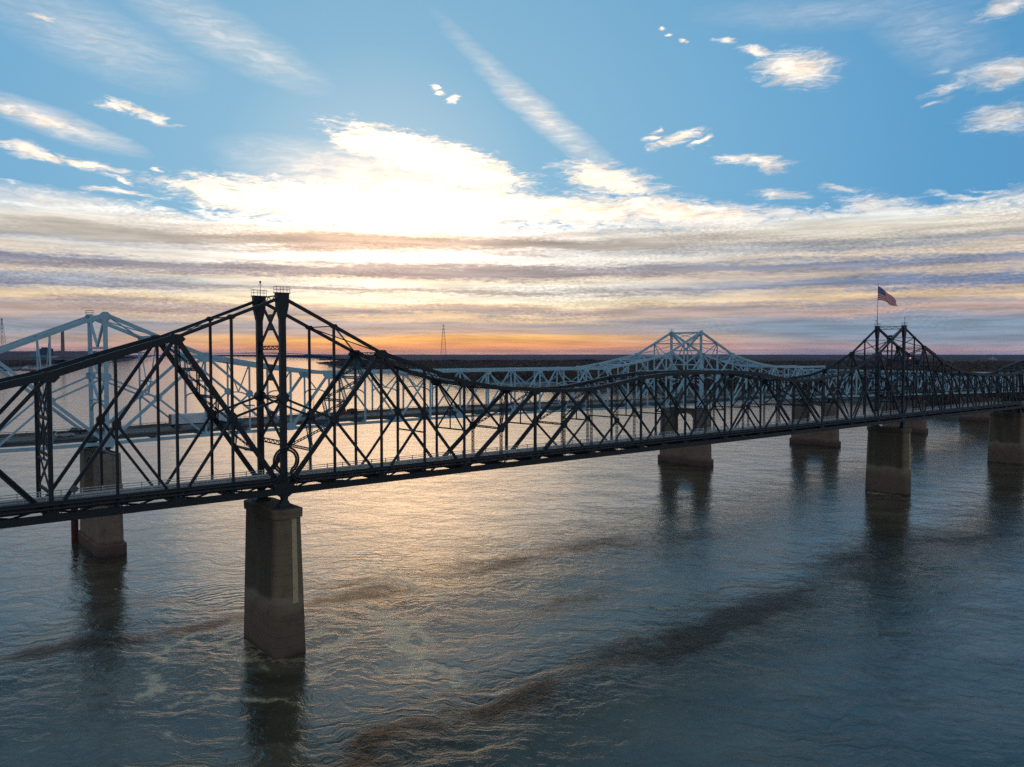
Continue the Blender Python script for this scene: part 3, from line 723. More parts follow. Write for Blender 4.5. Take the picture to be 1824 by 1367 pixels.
# following continuous spans, stepping down towards the right bank
nb2 = empty('truss_bridge', W(NS(29) + 1.2, 98), TH, 'pale blue shallower truss spans continuing to the right bank behind the flag tower', 'bridge')
n2 = 30; p2 = 12.4; z2 = lambda s: 29.4 - .021 * s
for y in (0., WN):
    tr = empty('truss'); tr.parent = nb2
    MB().beam((0, y, z2(0)), (n2 * p2, y, z2(n2 * p2)), .65, .95).build('bottom_chord', M['blue'], tr)
    MB().beam((0, y, z2(0) + 15.6), (n2 * p2, y, z2(n2 * p2) + 15.6), .65, 1.0).build('top_chord', M['blue'], tr)
    for i in range(n2): MB().plate((i * p2, y, z2(i * p2) + (15 if i % 2 else .6)), 1.3, .72, 6, 0).build('gusset_plate', M['blue'], tr)
    for i in range(n2 + 1): MB().beam((i * p2, y, z2(i * p2)), (i * p2, y, z2(i * p2) + 15.6), .5, .45).build('vertical_post', M['blue'], tr)
    for i in range(n2):
        a, b = (0, 15.6) if i % 2 == 0 else (15.6, 0)
        MB().beam((i * p2, y, z2(i * p2) + a), ((i + 1) * p2, y, z2((i + 1) * p2) + b), .5, .55).build('diagonal', M['blue'], tr)
for i in range(n2 + 1):
    s = i * p2; mb = MB().beam((s, .3, z2(s) + 15.4), (s, WN - .3, z2(s) + 15.4), .4, .6, (1, 0, 0)); mb.beam((s, .3, z2(s) + 15), (s, WN / 2, z2(s) + 11), .25, .3, (1, 0, 0)); mb.beam((s, WN - .3, z2(s) + 15), (s, WN / 2, z2(s) + 11), .25, .3, (1, 0, 0)); mb.beam((s, .3, z2(s) + 10.8), (s, WN - .3, z2(s) + 10.8), .25, .3, (1, 0, 0))
    mb.build('sway_frame', M['blue'], nb2)
mb = MB()
for i in range(n2):
    a, b = i * p2, (i + 1) * p2
    mb.beam((a, 0, z2(a) + 15.6), (b, WN, z2(b) + 15.6), .3, .3, (0, 0, 1)); mb.beam((a, WN, z2(a) + 15.6), (b, 0, z2(b) + 15.6), .3, .29, (0, 0, 1))
mb.build('top_lateral', M['blue'], nb2)
deck(nb2, 0, n2 * p2, n2, lambda s: z2(s) + 2.0)

# ------------------------------------------------------------------ river
RP = [(-33.9, 174.7, 17.8, 5.0, 26.4, 1.0), (-37.6, 182.2, 12.7, 3.0, 15.9, 0.7), (-1.1, 204.2, 24.6, 7.0, 33.5, 0.8), (23.8, 220.9, 21.7, 8.0, 16.5, 0.8), (41.5, 155.8, 50.8, 8.0, 38.9, 1.1), (-1.4, 121.5, 17.1, 5.0, 37.9, 0.9), (-18.5, 108.0, 14.7, 5.0, 38.3, 0.8), (134.5, 231.6, 45.5, 12.0, 31.9, 0.6), (-80.5, 142.0, 17.2, 6.0, 24.9, 0.9), (-61.1, 154.7, 16.2, 4.0, 41.2, 0.9), (89.8, 205.3, 42.6, 10.0, 49.9, 0.6), (14.1, 171.2, 23.5, 6.0, 51.3, 0.4), (49.7, 228.8, 30.8, 12.0, 27.5, 0.4)]
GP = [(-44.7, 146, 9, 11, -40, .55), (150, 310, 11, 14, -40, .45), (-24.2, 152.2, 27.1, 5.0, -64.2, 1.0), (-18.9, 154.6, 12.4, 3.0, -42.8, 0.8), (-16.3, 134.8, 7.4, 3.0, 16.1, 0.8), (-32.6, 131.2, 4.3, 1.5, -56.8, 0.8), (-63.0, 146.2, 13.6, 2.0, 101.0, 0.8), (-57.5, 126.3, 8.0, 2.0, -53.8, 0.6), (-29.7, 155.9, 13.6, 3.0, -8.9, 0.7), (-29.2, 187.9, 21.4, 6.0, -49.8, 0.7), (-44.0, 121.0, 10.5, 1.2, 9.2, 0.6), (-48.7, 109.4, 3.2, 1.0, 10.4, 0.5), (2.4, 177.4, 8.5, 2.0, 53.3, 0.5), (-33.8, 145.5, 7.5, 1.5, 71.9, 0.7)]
def water_mat():
    m = bpy.data.materials.new('muddy_river_water'); m.use_nodes = True; g = G(m.node_tree); b = m.node_tree.nodes['Principled BSDF']
    P = g.n('ShaderNodeNewGeometry').outputs['Position']
    P = g.v('MULTIPLY', P, (1, 1, 0))
    wn = g.n('ShaderNodeTexNoise'); g.put(wn.inputs['Vector'], P); wn.inputs['Scale'].default_value = .045; wn.inputs['Detail'].default_value = 4; wn.inputs['Roughness'].default_value = .6
    Pw = g.v('ADD', P, g.v('MULTIPLY', g.v('SUBTRACT', wn.outputs['Color'], (.5, .5, .5)), (26, 26, 0)))
    big = g.noise(g.map(P, rot=(0, 0, R(-35)), scale=(.012, .035, 1)), 1., 5, .6)
    fine = g.noise(P, .22, 6, .7)
    rough = g.m('ADD', g.blobs(Pw, RP), g.m('MULTIPLY', g.m('SUBTRACT', fine, .5), .9))
    rough = g.rng(rough, -.12, .6)
    rbig = g.rng(big, .55, .75)
    glare_foam = g.m('ADD', g.blobs(Pw, GP), g.m('MULTIPLY', g.m('SUBTRACT', g.noise(P, .28, 8, .74), .5), 3.6))
    glare_foam = g.m('MULTIPLY', g.rng(glare_foam, -.05, .7), .9)
    # waves: metres of height
    rot = lambda a, sx, sy: g.map(Pw if a else P, rot=(0, 0, R(a)), scale=(sx, sy, 1))
    w1 = g.noise(rot(20, .5, 1.1), 1., 5, .6)
    w2 = g.noise(rot(-30, 1.5, 2.6), 1., 4, .6)
    w3 = g.noise(P, .12, 3, .5); w6 = g.m('SUBTRACT', g.noise(g.map(Pw, rot=(0, 0, R(10)), scale=(.1, .28, 1)), 1., 4, .6), .5)
    w4 = g.noise(P, 5., 3, .6)
    w1 = g.m('SUBTRACT', w1, .5); w2 = g.m('SUBTRACT', w2, .5); w4 = g.m('SUBTRACT', w4, .5)
    amp = g.m('ADD', .028, g.m('ADD', g.m('MULTIPLY', rough, .05), g.m('MULTIPLY', rbig, .03)))
    h = g.m('MULTIPLY', w1, amp)
    h = g.m('ADD', h, g.m('MULTIPLY', w2, g.m('MULTIPLY', amp, .95)))
    h = g.m('ADD', h, g.m('MULTIPLY', w4, g.m('MULTIPLY', amp, .38)))
    h = g.m('ADD', h, g.m('MULTIPLY', w3, .05))
    w5 = g.noise(g.map(Pw, rot=(0, 0, R(-30)), scale=(.035, .07, 1)), 1., 3, .55)
    h = g.m('ADD', h, g.m('ADD', g.m('MULTIPLY', w5, .3), g.m('MULTIPLY', w6, .22)))
    rp_ = W(0, 5.2); dv = g.v('SUBTRACT', P, (rp_.x, rp_.y, 0)); dist = g.v('LENGTH', dv)
    ph_ = g.m('ADD', g.m('MULTIPLY', dist, 2.6), g.m('MULTIPLY', w3, 24.))
    wake = g.m('MAXIMUM', g.blobs(Pw, [(-68, 178, 26, 9, 150, 1.), (-60, 196, 22, 7, 160, .7), (-37, 208, 18, 9, 35, 1.), (-48, 148, 10, 5, 120, 1.2)]), 0.)
    h = g.m('ADD', h, g.m('MULTIPLY', g.m('SINE', ph_), g.m('MULTIPLY', wake, .028)))
    o = g.n('ShaderNodeBump'); o.inputs['Strength'].default_value = 1; o.inputs['Distance'].default_value = 1
    g.put(o.inputs['Height'], h); g.put(b.inputs['Normal'], o.outputs[0])
    silt = g.noise(g.map(Pw, rot=(0, 0, R(-35)), scale=(.03, .08, 1)), 1., 6, .62)
    col = g.mix(g.rng(silt, .35, .7), (.040, .034, .019, 1), (.125, .096, .054, 1))
    col = g.mix(g.m('MULTIPLY', glare_foam, .8), col, (.85, .60, .32, 1))  # sun glare painted gold into the water colour, with foam round the piers
    col = g.mix(g.m('MULTIPLY', rough, .9), col, (.018, .016, .009, 1))
    g.put(b.inputs['Base Color'], col)
    g.put(b.inputs['Roughness'], g.m('ADD', .022, g.m('ADD', g.m('MULTIPLY', glare_foam, .33), g.m('MULTIPLY', g.rng(big, .3, .7), .04))))
    b.inputs['Specular Tint'].default_value = (1, .92, .78, 1)
    g.put(b.inputs['IOR'], g.m('SUBTRACT', 1.62, g.m('MULTIPLY', rough, .46)))
    return m
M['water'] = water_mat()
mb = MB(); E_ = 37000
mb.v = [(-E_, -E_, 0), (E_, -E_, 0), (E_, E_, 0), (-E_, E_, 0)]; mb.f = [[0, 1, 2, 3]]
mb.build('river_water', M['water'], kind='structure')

# ------------------------------------------------------------------ land
def wander(pts, amp, n):
    out = []; rnd = random.Random(3)
    for (a, b) in zip(pts, pts[1:]):
        A = Vector((*a, 0)); B = Vector((*b, 0)); L = (B - A).length; N = Vector((-(B - A).y, (B - A).x, 0)).normalized()
        k = max(1, min(n, int(L / 60)))
        for i in range(k):
            q = A.lerp(B, i / k)
            if i: q += N * rnd.uniform(-1, 1) * min(amp, L * .04)
            out.append((q.x, q.y))
    out.append(pts[-1]); return out
SHR = wander([(-26000, 18500), (-14000, 19000), (-8368, 20142), (-5190, 15945), (-3330, 12148), (-1450, 6956), (-1150, 4600), (-544, 2683), (-481, 2592), (-273, 2039), (-198, 1778), (-90, 1377), (20, 1263), (171, 1166), (261, 1083), (372, 998), (395, 903), (370, 730), (382, 660), (420, 590), (455, 300), (470, -300), (520, -2500)], 25, 14)
SHL = wander([(-1100, -3000), (-1050, 300), (-1250, 1500), (-1689, 2592), (-2297, 4026), (-2709, 5277), (-3548, 7288), (-7746, 17008), (-14000, 17300), (-26000, 17000)], 25, 14)
POLR = SHR + [(36500, -2500), (36500, 36500), (-26000, 36500)]
POLL = SHL + [(-36500, 17000), (-36500, -3000)]
def poly_area(P): return sum(a[0] * b[1] - b[0] * a[1] for a, b in zip(P, P[1:] + P[:1])) / 2
def land(name, POL, nshore, m):
    from mathutils.geometry import tessellate_polygon
    sg = 1 if poly_area(POL) > 0 else -1
    n = len(POL); inn = []
    for i in range(n):
        a = Vector(POL[i - 1]); b = Vector(POL[(i + 1) % n]); d = (b - a).normalized(); nn = Vector((-d.y, d.x)) * sg
        w = 16 if i < nshore else 1
        inn.append(Vector(POL[i]) + nn * w)
    mb = MB(); mb.v = [(x, y, -.6) for x, y in POL] + [(q.x, q.y, 3.2) for q in inn]
    for i in range(n): mb.f.append([i, (i + 1) % n, n + (i + 1) % n, n + i])
    for t in tessellate_polygon([[Vector((q.x, q.y, 0)) for q in inn]]): mb.f.append([n + j for j in t])
    mb.build(name, m, kind='structure')
M['bank'] = mat('sandy_river_bank', (.10, .085, .06), .95, noise=(.02, (.05, .045, .03), .45, .7))
land('right_bank_ground', POLR, len(SHR), M['bank'])
land('left_bank_ground', POLL, len(SHL), M['bank'])

def inside(P, X, Y):
    P = np.array(P); r = np.zeros(X.shape, bool); j = len(P) - 1
    for i in range(len(P)):
        xi, yi = P[i]; xj, yj = P[j]
        if yi != yj:
            c = ((yi > Y) != (yj > Y)) & (X < (xj - xi) * (Y - yi) / (yj - yi) + xi); r ^= c
        j = i
    return r
rs = np.random.RandomState(5)
def vnoise(X, Y, sc_, seed):
    r = np.random.RandomState(seed); T = r.rand(64, 64)
    x = X / sc_; y = Y / sc_; xi = np.floor(x).astype(int); yi = np.floor(y).astype(int); fx = x - xi; fy = y - yi
    fx = fx * fx * (3 - 2 * fx); fy = fy * fy * (3 - 2 * fy); g_ = lambda a, b: T[a % 64, b % 64]
    return (g_(xi, yi) * (1 - fx) + g_(xi + 1, yi) * fx) * (1 - fy) + (g_(xi, yi + 1) * (1 - fx) + g_(xi + 1, yi + 1) * fx) * fy
def hill(X, Y):
    az = np.degrees(np.arctan2(X, Y)); r = np.hypot(X, Y)
    f = np.clip((-13 - az) / 4, 0, 1) * np.clip((r - 5600) / 1500, 0, 1)
    return f * (44 + 10 * vnoise(X, Y, 1800, 4))
def fmesh(name, V, F4, m, parent=None, cols=None, **tags):
    me = bpy.data.meshes.new(name); nv = len(V); nf = len(F4)
    me.vertices.add(nv); me.vertices.foreach_set('co', V.astype(np.float32).ravel())
    me.loops.add(nf * 4); me.loops.foreach_set('vertex_index', F4.astype(np.int32).ravel())
    me.polygons.add(nf); me.polygons.foreach_set('loop_start', np.arange(0, nf * 4, 4, dtype=np.int32)); me.polygons.foreach_set('loop_total', np.full(nf, 4, np.int32))
    if cols is not None:
        at = me.attributes.new('tint', 'FLOAT', 'FACE'); at.data.foreach_set('value', cols.astype(np.float32))
    me.update(); me.validate(); me.materials.append(m)
    o = bpy.data.objects.new(name, me); COL.objects.link(o); o.parent = parent; tag(o, **tags); return o

def wood_mat():
    m = bpy.data.materials.new('bare_winter_woodland'); m.use_nodes = True; g = G(m.node_tree); b = m.node_tree.nodes['Principled BSDF']
    a = g.n('ShaderNodeAttribute', attribute_name='tint').outputs['Fac']
    P = g.n('ShaderNodeNewGeometry').outputs['Position']
    patch = g.noise(P, .006, 5, .6)
    c = g.ramp(g.m('ADD', g.m('MULTIPLY', a, .65), g.m('MULTIPLY', patch, .45)), [(.1, (.022, .017, .013, 1)), (.35, (.085, .058, .044, 1)), (.5, (.15, .075, .045, 1)), (.62, (.12, .09, .062, 1)), (.78, (.10, .095, .042, 1)), (.95, (.24, .18, .13, 1))])
    g.put(b.inputs['Base Color'], c); b.inputs['Roughness'].default_value = .95; b.inputs['Specular IOR Level'].default_value = .1
    return m
M['wood'] = wood_mat()
def scatter(POL, azr, r0, r1, spacing):
    n = int(R(azr[1] - azr[0]) * .5 * (r1 * r1 - r0 * r0) / spacing ** 2)
    r = np.sqrt(rs.rand(n) * (r1 * r1 - r0 * r0) + r0 * r0); a = np.radians(azr[0] + rs.rand(n) * (azr[1] - azr[0]))
    X = r * np.sin(a); Y = r * np.cos(a)
    k = inside(POL, X, Y)
    for dx, dy in ((18, 0), (-18, 0), (0, 18), (0, -18)): k &= inside(POL, X + dx, Y + dy)
    k &= ~((vnoise(X, Y, 170, 9) < .22) & (r < 2600))
    return X[k], Y[k]
def tree_faces(X, Y, nleaf, size, tall=20.):
    n = len(X); h = tall * (.55 + .7 * rs.rand(n) ** 1.4) * (.8 + .4 * vnoise(X, Y, 90, 2)); w = h * (.22 + .12 * rs.rand(n))
    tr_t = rs.rand(n)
    u = rs.randn(n, nleaf, 3); u /= np.linalg.norm(u, axis=2, keepdims=True); rad = rs.rand(n, nleaf, 1) ** .4
    c = u * rad * np.stack([w, w, h * .40], 1)[:, None, :]; c[..., 2] += (h * .62)[:, None]
    c[..., 0] += X[:, None]; c[..., 1] += Y[:, None]; c[..., 2] += 3
    c = c.reshape(-1, 3); m_ = len(c)
    d1 = rs.randn(m_, 3); d1[:, 2] += .6; d1 /= np.linalg.norm(d1, axis=1, keepdims=True)
    d2 = np.cross(d1, rs.randn(m_, 3)); d2 /= np.linalg.norm(d2, axis=1, keepdims=True)
    s1 = size * (.6 + .9 * rs.rand(m_, 1)); s2 = s1 * (.28 + .4 * rs.rand(m_, 1))
    V = np.stack([c - d1 * s1 - d2 * s2 * .3, c - d1 * s1 * .1 - d2 * s2, c + d1 * s1, c + d1 * s1 * .1 + d2 * s2], 1).reshape(-1, 3)
    cols = (np.repeat(tr_t, nleaf) * .7 + rs.rand(m_) * .3)
    return V, cols, h
def trunks(X, Y, h):
    n = len(X); w = .35; z0 = np.full(n, 2.5)
    p = lambda dx, dy, z: np.stack([X + dx, Y + dy, z], 1)
    lean = rs.randn(n) * .6
    V = np.stack([p(-w, 0, z0), p(w, 0, z0), p(lean + .1, 0, h * .8), p(lean - .1, 0, h * .8), p(0, -w, z0), p(0, w, z0), p(lean, .1, h * .8), p(lean, -.1, h * .8)], 1).reshape(-1, 3)
    return V, np.full(2 * n, 1.05)
def woods(name, POL, azr, rings, label):
    VV, CC = [], []
    for r0, r1, sp_, nl, sz in rings:
        X, Y = scatter(POL, azr, r0, r1, sp_)
        if not len(X): continue
        V, c, h = tree_faces(X, Y, nl, sz); VV.append(V); CC.append(c)
        if r0 < 1500:
            V, c = trunks(X, Y, h); VV.append(V); CC.append(c)
    V = np.concatenate(VV); C_ = np.concatenate(CC)
    fmesh(name, V, np.arange(len(V)).reshape(-1, 4), M['wood'], cols=C_, label=label, cat='woodland', kind='stuff')
woods('woodland', POLR, (-14, 40), [(550, 1350, 8, 42, 1.5), (1350, 2100, 9.5, 18, 2.3), (2100, 3800, 13, 9, 3.6)], 'bare brown winter woodland covering the right bank behind the pale blue bridge')
woods('woodland', POLL, (-40, -24), [(1500, 3200, 12, 12, 3.2), (3200, 4700, 16, 7, 4.2)], 'dark woodland on the left bank below the power station')
def canopy(name, POL, azr, r0, label):
    na = 420; nr = 150
    az = np.radians(np.linspace(*azr, na)); rr = r0 * (31000 / r0) ** np.linspace(0, 1, nr)
    A_, R_ = np.meshgrid(az, rr, indexing='ij'); X = R_ * np.sin(A_); Y = R_ * np.cos(A_)
    Z = 9 + 8 * vnoise(X, Y, 60, 1) + 9 * vnoise(X, Y, 420, 3) + 4 * vnoise(X, Y, 150, 5) + hill(X, Y) + 6 * vnoise(X, Y, 2500, 8)
    ok = inside(POL, X, Y); Z = np.where(ok, Z, 0)
    V = np.stack([X, Y, Z], 2).reshape(-1, 3); idx = np.arange(na * nr).reshape(na, nr)
    F = np.stack([idx[:-1, :-1], idx[:-1, 1:], idx[1:, 1:], idx[1:, :-1]], 2).reshape(-1, 4)
    okc = (ok[:-1, :-1].astype(int) + ok[:-1, 1:] + ok[1:, 1:] + ok[1:, :-1]).reshape(-1) > 3
    F = F[okc]; cx = V[F].mean(1)
    cols = .05 + .45 * vnoise(cx[:, 0], cx[:, 1], 130, 6) * vnoise(cx[:, 0], cx[:, 1], 45, 7) * 2
    fmesh(name, V, F, M['wood'], cols=cols, label=label, cat='woodland', kind='stuff')
canopy('woodland', POLR, (-24, 38), 3700, 'flat distant woods reaching the horizon beyond the right bank')
canopy('woodland', POLL, (-38, -12), 4600, 'low dark wooded hills along the horizon behind the power station')

# ------------------------------------------------------------------ vehicles on the highway
def paint(name, c, r=.3):
    if name not in M: M[name] = mat(name, c, r)
    return M[name]
def wheel(mb_root, x, y, r, wd=.24):
    w = MB(); n = 14
    rr = lambda yy, q: [(x + q * math.cos(2 * math.pi * i / n), yy, r + q * math.sin(2 * math.pi * i / n)) for i in range(n)]
    w.loft([rr(y - wd / 2, r * .9), rr(y - wd / 2 + .03, r), rr(y + wd / 2 - .03, r), rr(y + wd / 2, r * .9)])
    o = w.build('wheel', M['tyre'], mb_root)
    h = MB().loft([rr(y - wd / 2 - .01, r * .55), rr(y + wd / 2 + .01, r * .55)]); h.build('rim', M['lamp'], o)
def car(s, t, kind, col, label, flip=False, name=None, z=None):
    """body from a side profile; nose towards +x"""
    zr = rz(s) if z is None else z
    root = empty(name or {'suv': 'car', 'sedan': 'car', 'pickup': 'pickup_truck'}[kind], W(s, t, zr + .006), TH + (math.pi if flip else 0), label, 'pickup truck' if kind == 'pickup' else 'car', 'vehicles on the highway bridge')
    if kind == 'suv':
        L = 4.7; body = [(-2.3, .35), (-2.35, .95), (-2.2, 1.08), (1.0, 1.08), (2.1, .93), (2.32, .75), (2.32, .35)]; cab = [(-2.2, 1.06), (-1.85, 1.66), (-.2, 1.72), (.35, 1.62), (1.2, 1.06)]; wb = (-1.42, 1.42); wd = 1.86
    elif kind == 'sedan':
        body = [(-2.3, .32), (-2.35, .92), (-1.6, .98), (1.0, .95), (2.15, .8), (2.35, .62), (2.32, .32)]; cab = [(-1.9, .96), (-1.1, 1.38), (.2, 1.42), (1.25, .93)]; wb = (-1.4, 1.42); wd = 1.8
    else:
        body = [(-2.85, .5), (-2.9, 1.12), (-.6, 1.14), (1.4, 1.14), (2.65, 1.05), (2.85, .9), (2.85, .5)]; cab = [(-.75, 1.12), (-.6, 1.78), (.75, 1.82), (1.55, 1.12)]; wb = (-1.8, 1.75); wd = 1.95
    w = wd / 2
    b = MB(); b.loft([[(x, yy, zz + (.0 if zz < 1 else -.02 * 0)) for x, zz in body] for yy in (-w, -w + .08, w - .08, w)])
    b.build('body', paint('paint_' + label.split()[0], col), root)
    c = MB(); c.loft([[(x * .99, -w + .12 + (zz - 1) * .12, zz) for x, zz in cab], [(x * .99, w - .12 - (zz - 1) * .12, zz) for x, zz in cab]])
    c.build('windows', M['glass'], root)
    top = [q for q in cab[1:-1]]
    r_ = MB(); r_.box(top[0][0] + .02, top[-1][0], -w + .22, w - .22, top[0][1] + .0, top[0][1] + .09); r_.build('roof', paint('paint_' + label.split()[0], col), root)
    for x in wb:
        for y in (-w + .1, w - .1): wheel(root, x, y, .36 if kind != 'pickup' else .42)
    for y in (-w + .3, w - .3):
        MB().box(body[-1][0] - .03, body[-1][0] + .02, y - .16, y + .16, .66, .8).build('headlight', M['lamp'], root)
        MB().box(body[0][0] - .07, body[0][0] - .02, y - .12, y + .12, .72, .9).build('tail_light', paint('tail_red', (.25, .01, .01)), root)
    if kind == 'pickup':
        bb = MB(); bb.box(-2.86, -.85, -w + .12, w - .12, 1.141, 1.15); bb.build('bed_floor', M['tyre'], root)
    return root
car(-16.0, 104.0, 'suv', (.42, .44, .46), 'silver crossover driving on the near lane left of the blue tower')
car(-12.4, 110.6, 'pickup', (.02, .022, .028), 'black pickup truck on the far lane just behind the silver crossover', flip=True)
car(119.8, 111.6, 'sedan', (.03, .03, .035), 'dark car far along the blue bridge near its middle', flip=True)
car(172, 111, 'suv', (.35, .36, .38), 'grey car on the far lane left of the right blue tower', flip=True)
car(216, 104, 'sedan', (.5, .5, .5), 'white car on the near lane below the right blue tower')
car(300, 104, 'suv', (.3, .31, .33), 'grey car past the right blue tower')
car(340, 111, 'sedan', (.3, .05, .04), 'maroon car past the right blue tower', flip=True)

def semi(s, t):
    root = empty('semi_truck', W(s, t, rz(s) + .006), TH, 'long white box trailer pulled by a teal tractor on the near lane', 'truck', 'vehicles on the highway bridge')
    wt = M['white_box'] = mat('white_trailer_skin', (.75, .78, .80), .5, noise=(.4, (.62, .66, .70), .4, .7))
    teal = paint('teal_paint', (.03, .22, .30))
    b = MB(); b.box(-11, 5.1, -1.29, 1.29, 1.25, 4.1); tr = b.build('trailer', wt, root)
    b = MB()
    for i in range(16): b.box(-11 + i, -10.95 + i, -1.32, -1.29, 1.3, 4.05)
    b.build('trailer_ribs', wt, tr)
    MB().box(-11.06, -11.0, -1.25, 1.25, 1.3, 4.05).build('rear_door', paint('door_brown', (.16, .11, .10), .7), tr)
    MB().box(-10.8, 4.6, -.5, .5, .95, 1.24).build('chassis', M['tyre'], tr)
    b = MB(); b.loft([[(x, yy, zz) for x, zz in ((5.7, .8), (5.7, 3.75), (7.5, 3.85), (8.3, 2.9), (8.5, 2.1), (10.6, 1.85), (10.9, 1.3), (10.9, .55), (8, .6))] for yy in (-1.2, 1.2)]); b.build('cab', teal, root)
    MB().loft([[(x, yy, zz) for x, zz in ((7.62, 3.6), (8.35, 2.75), (8.5, 2.2), (7.62, 2.2))] for yy in (-1.22, 1.22)]).build('cab_window', M['glass'], root)
    MB().box(10.86, 10.95, -.8, .8, .9, 1.7).build('grille', M['lamp'], root)
    for y in (-1.25, 1.25): MB().tube([(5.5, y, 1), (5.5, y, 4.1)], .09).build('exhaust_stack', M['galv'], root)
    for x in (-9.9, -8.6, 4.6, 5.9, 9.7):
        for y in (-1.1, 1.1): wheel(root, x, y, .52, .35)
semi(22.2, 103.9)
def flatbed(s, t):
    root = empty('flatbed_truck', W(s, t, rz(s) + .006), TH + math.pi, 'red flatbed truck on the far lane in front of the sun glare', 'truck', 'vehicles on the highway bridge')
    red = paint('dull_red_paint', (.22, .03, .02))
    MB().loft([[(x, yy, zz) for x, zz in ((1.2, .7), (1.2, 2.3), (2.6, 2.35), (3.2, 1.5), (4.6, 1.35), (4.7, .6))] for yy in (-1.05, 1.05)]).build('cab', red, root)
    MB().loft([[(x, yy, zz) for x, zz in ((1.9, 2.2), (2.6, 2.22), (3.1, 1.55), (1.9, 1.55))] for yy in (-1.07, 1.07)]).build('cab_window', M['glass'], root)
    MB().box(-4.4, 1.0, -1.15, 1.15, .95, 1.15).build('flatbed', red, root)
    MB().loft([[(x, yy, zz) for x, zz in ((-3.6, 1.16), (-3.4, 1.9), (-2.2, 2.1), (-.4, 1.8), (.2, 1.16))] for yy in (-.9, .9)]).build('load', M['rust'], root)
    for x in (-3.4, -2.4, 3.2):
        for y in (-1.0, 1.0): wheel(root, x, y, .45, .3)
flatbed(72.4, 110.8)

# ------------------------------------------------------------------ flag, beacons, sign
fp = empty('flagpole', W(S(26), WO, 65.6), TH, 'tall thin flagpole on top of the right dark tower', 'flagpole')
MB().tube([(0, 0, 0), (0, 0, 4), (0, 0, 16.4)], [.16, .12, .06]).build('pole', M['lamp'], fp)
n_ = 8; r8 = lambda z, q: [(q * math.cos(2 * math.pi * i / n_), q * math.sin(2 * math.pi * i / n_), z) for i in range(n_)]
MB().loft([r8(16.4, .05), r8(16.5, .17), r8(16.65, .17), r8(16.75, .05)]).build('finial', M['galv'], fp)
def flag_mat():
    m = bpy.data.materials.new('striped_flag_cloth'); m.use_nodes = True; g = G(m.node_tree); b = m.node_tree.nodes['Principled BSDF']
    uv = g.n('ShaderNodeUVMap').outputs[0]; u, v, _ = g.sep(uv)
    red = g.m('LESS_THAN', g.m('MODULO', g.m('MULTIPLY', g.m('SUBTRACT', 1., v), 13.), 2.), 1.12)
    c = g.mix(red, (.88, .84, .82, 1), (.72, .004, .012, 1))
    can = g.m('MULTIPLY', g.m('LESS_THAN', u, .4), g.m('GREATER_THAN', v, 6. / 13))
    def stars(nu, nv, ou, ov):
        a = g.m('SUBTRACT', g.m('FRACT', g.m('ADD', g.m('MULTIPLY', g.m('DIVIDE', u, .4), nu), ou)), .5)
        q = g.m('SUBTRACT', g.m('FRACT', g.m('ADD', g.m('MULTIPLY', g.m('DIVIDE', g.m('SUBTRACT', v, 6. / 13), 7. / 13), nv), ov)), .5)
        d = g.m('ADD', g.m('MULTIPLY', a, a), g.m('MULTIPLY', q, q)); return g.m('LESS_THAN', d, .045)
    st = g.m('MULTIPLY', g.m('MAXIMUM', stars(6, 5, 0, 0), g.m('MULTIPLY', stars(6, 5, .5, .5), g.m('MULTIPLY', g.m('GREATER_THAN', u, .035), g.m('LESS_THAN', u, .365)))), can)
    c = g.mix(can, c, (.02, .035, .20, 1)); c = g.mix(st, c, (.6, .6, .62, 1))
    g.put(b.inputs['Base Color'], c); b.inputs['Roughness'].default_value = .8
    nt = m.node_tree; tr = g.n('ShaderNodeBsdfTranslucent'); g.put(tr.inputs[0], c); ms = g.n('ShaderNodeMixShader'); ms.inputs[0].default_value = .6
    nt.links.new(b.outputs[0], ms.inputs[1]); nt.links.new(tr.outputs[0], ms.inputs[2]); nt.links.new(ms.outputs[0], nt.nodes['Material Output'].inputs[0])
    return m
def flag():
    nu, nv = 40, 16; base = W(S(26), WO, 0); V = []; F = []; UV = []
    for j in range(nv + 1):
        for i in range(nu + 1):
            u = i / nu; v = j / nv
            zt_ = 81.5 - 5.9 * u ** 1.08; zb_ = 75.9 - 2.7 * u ** 1.2 + .35 * math.sin(u * 7)
            x = 7.3 * u * (1 + .06 * (1 - v)) - .25 * math.sin(3.1 * v) * u; z = zb_ + (zt_ - zb_) * v
            y = .55 * math.sin(u * 11 + v * 2.6) * (.25 + u) + .5 * u * math.sin(v * 5)
            V.append((base.x + x + .06, base.y + y, z)); UV.append((u, v))
    for j in range(nv):
        for i in range(nu): a = j * (nu + 1) + i; F.append((a, a + 1, a + nu + 2, a + nu + 1))
    me = bpy.data.meshes.new('flag'); me.from_pydata(V, [], F); l = me.uv_layers.new(name='UVMap')
    for p_ in me.polygons:
        p_.use_smooth = True
        for li in p_.loop_indices: l.data[li].uv = UV[me.loops[li].vertex_index]
    me.materials.append(flag_mat()); o = bpy.data.objects.new('flag', me); COL.objects.link(o)
    tag(o, 'red white and blue striped flag with stars flying from the right dark tower', 'flag')
flag()
def beacon(s, t, label, tall=2.2, z=65.6):
    r_ = empty('beacon', W(s, t, z), TH, label, 'beacon')
    MB().tube([(0, 0, 0), (0, 0, tall)], .06).build('pole', M['galv'], r_)
    MB().box(-.45, .45, -.04, .04, tall - .35, tall - .28).build('crossarm', M['galv'], r_)
    MB().loft([[(q * math.cos(2 * math.pi * i / 8), q * math.sin(2 * math.pi * i / 8), zz) for i in range(8)] for zz, q in ((tall, .12), (tall + .1, .2), (tall + .35, .2), (tall + .45, .08))]).build('lamp_head', paint('beacon_red', (.22, .03, .03)), r_)
beacon(S(26) + .4, 0, 'small beacon mast on the near cap of the right dark tower', 2.6)
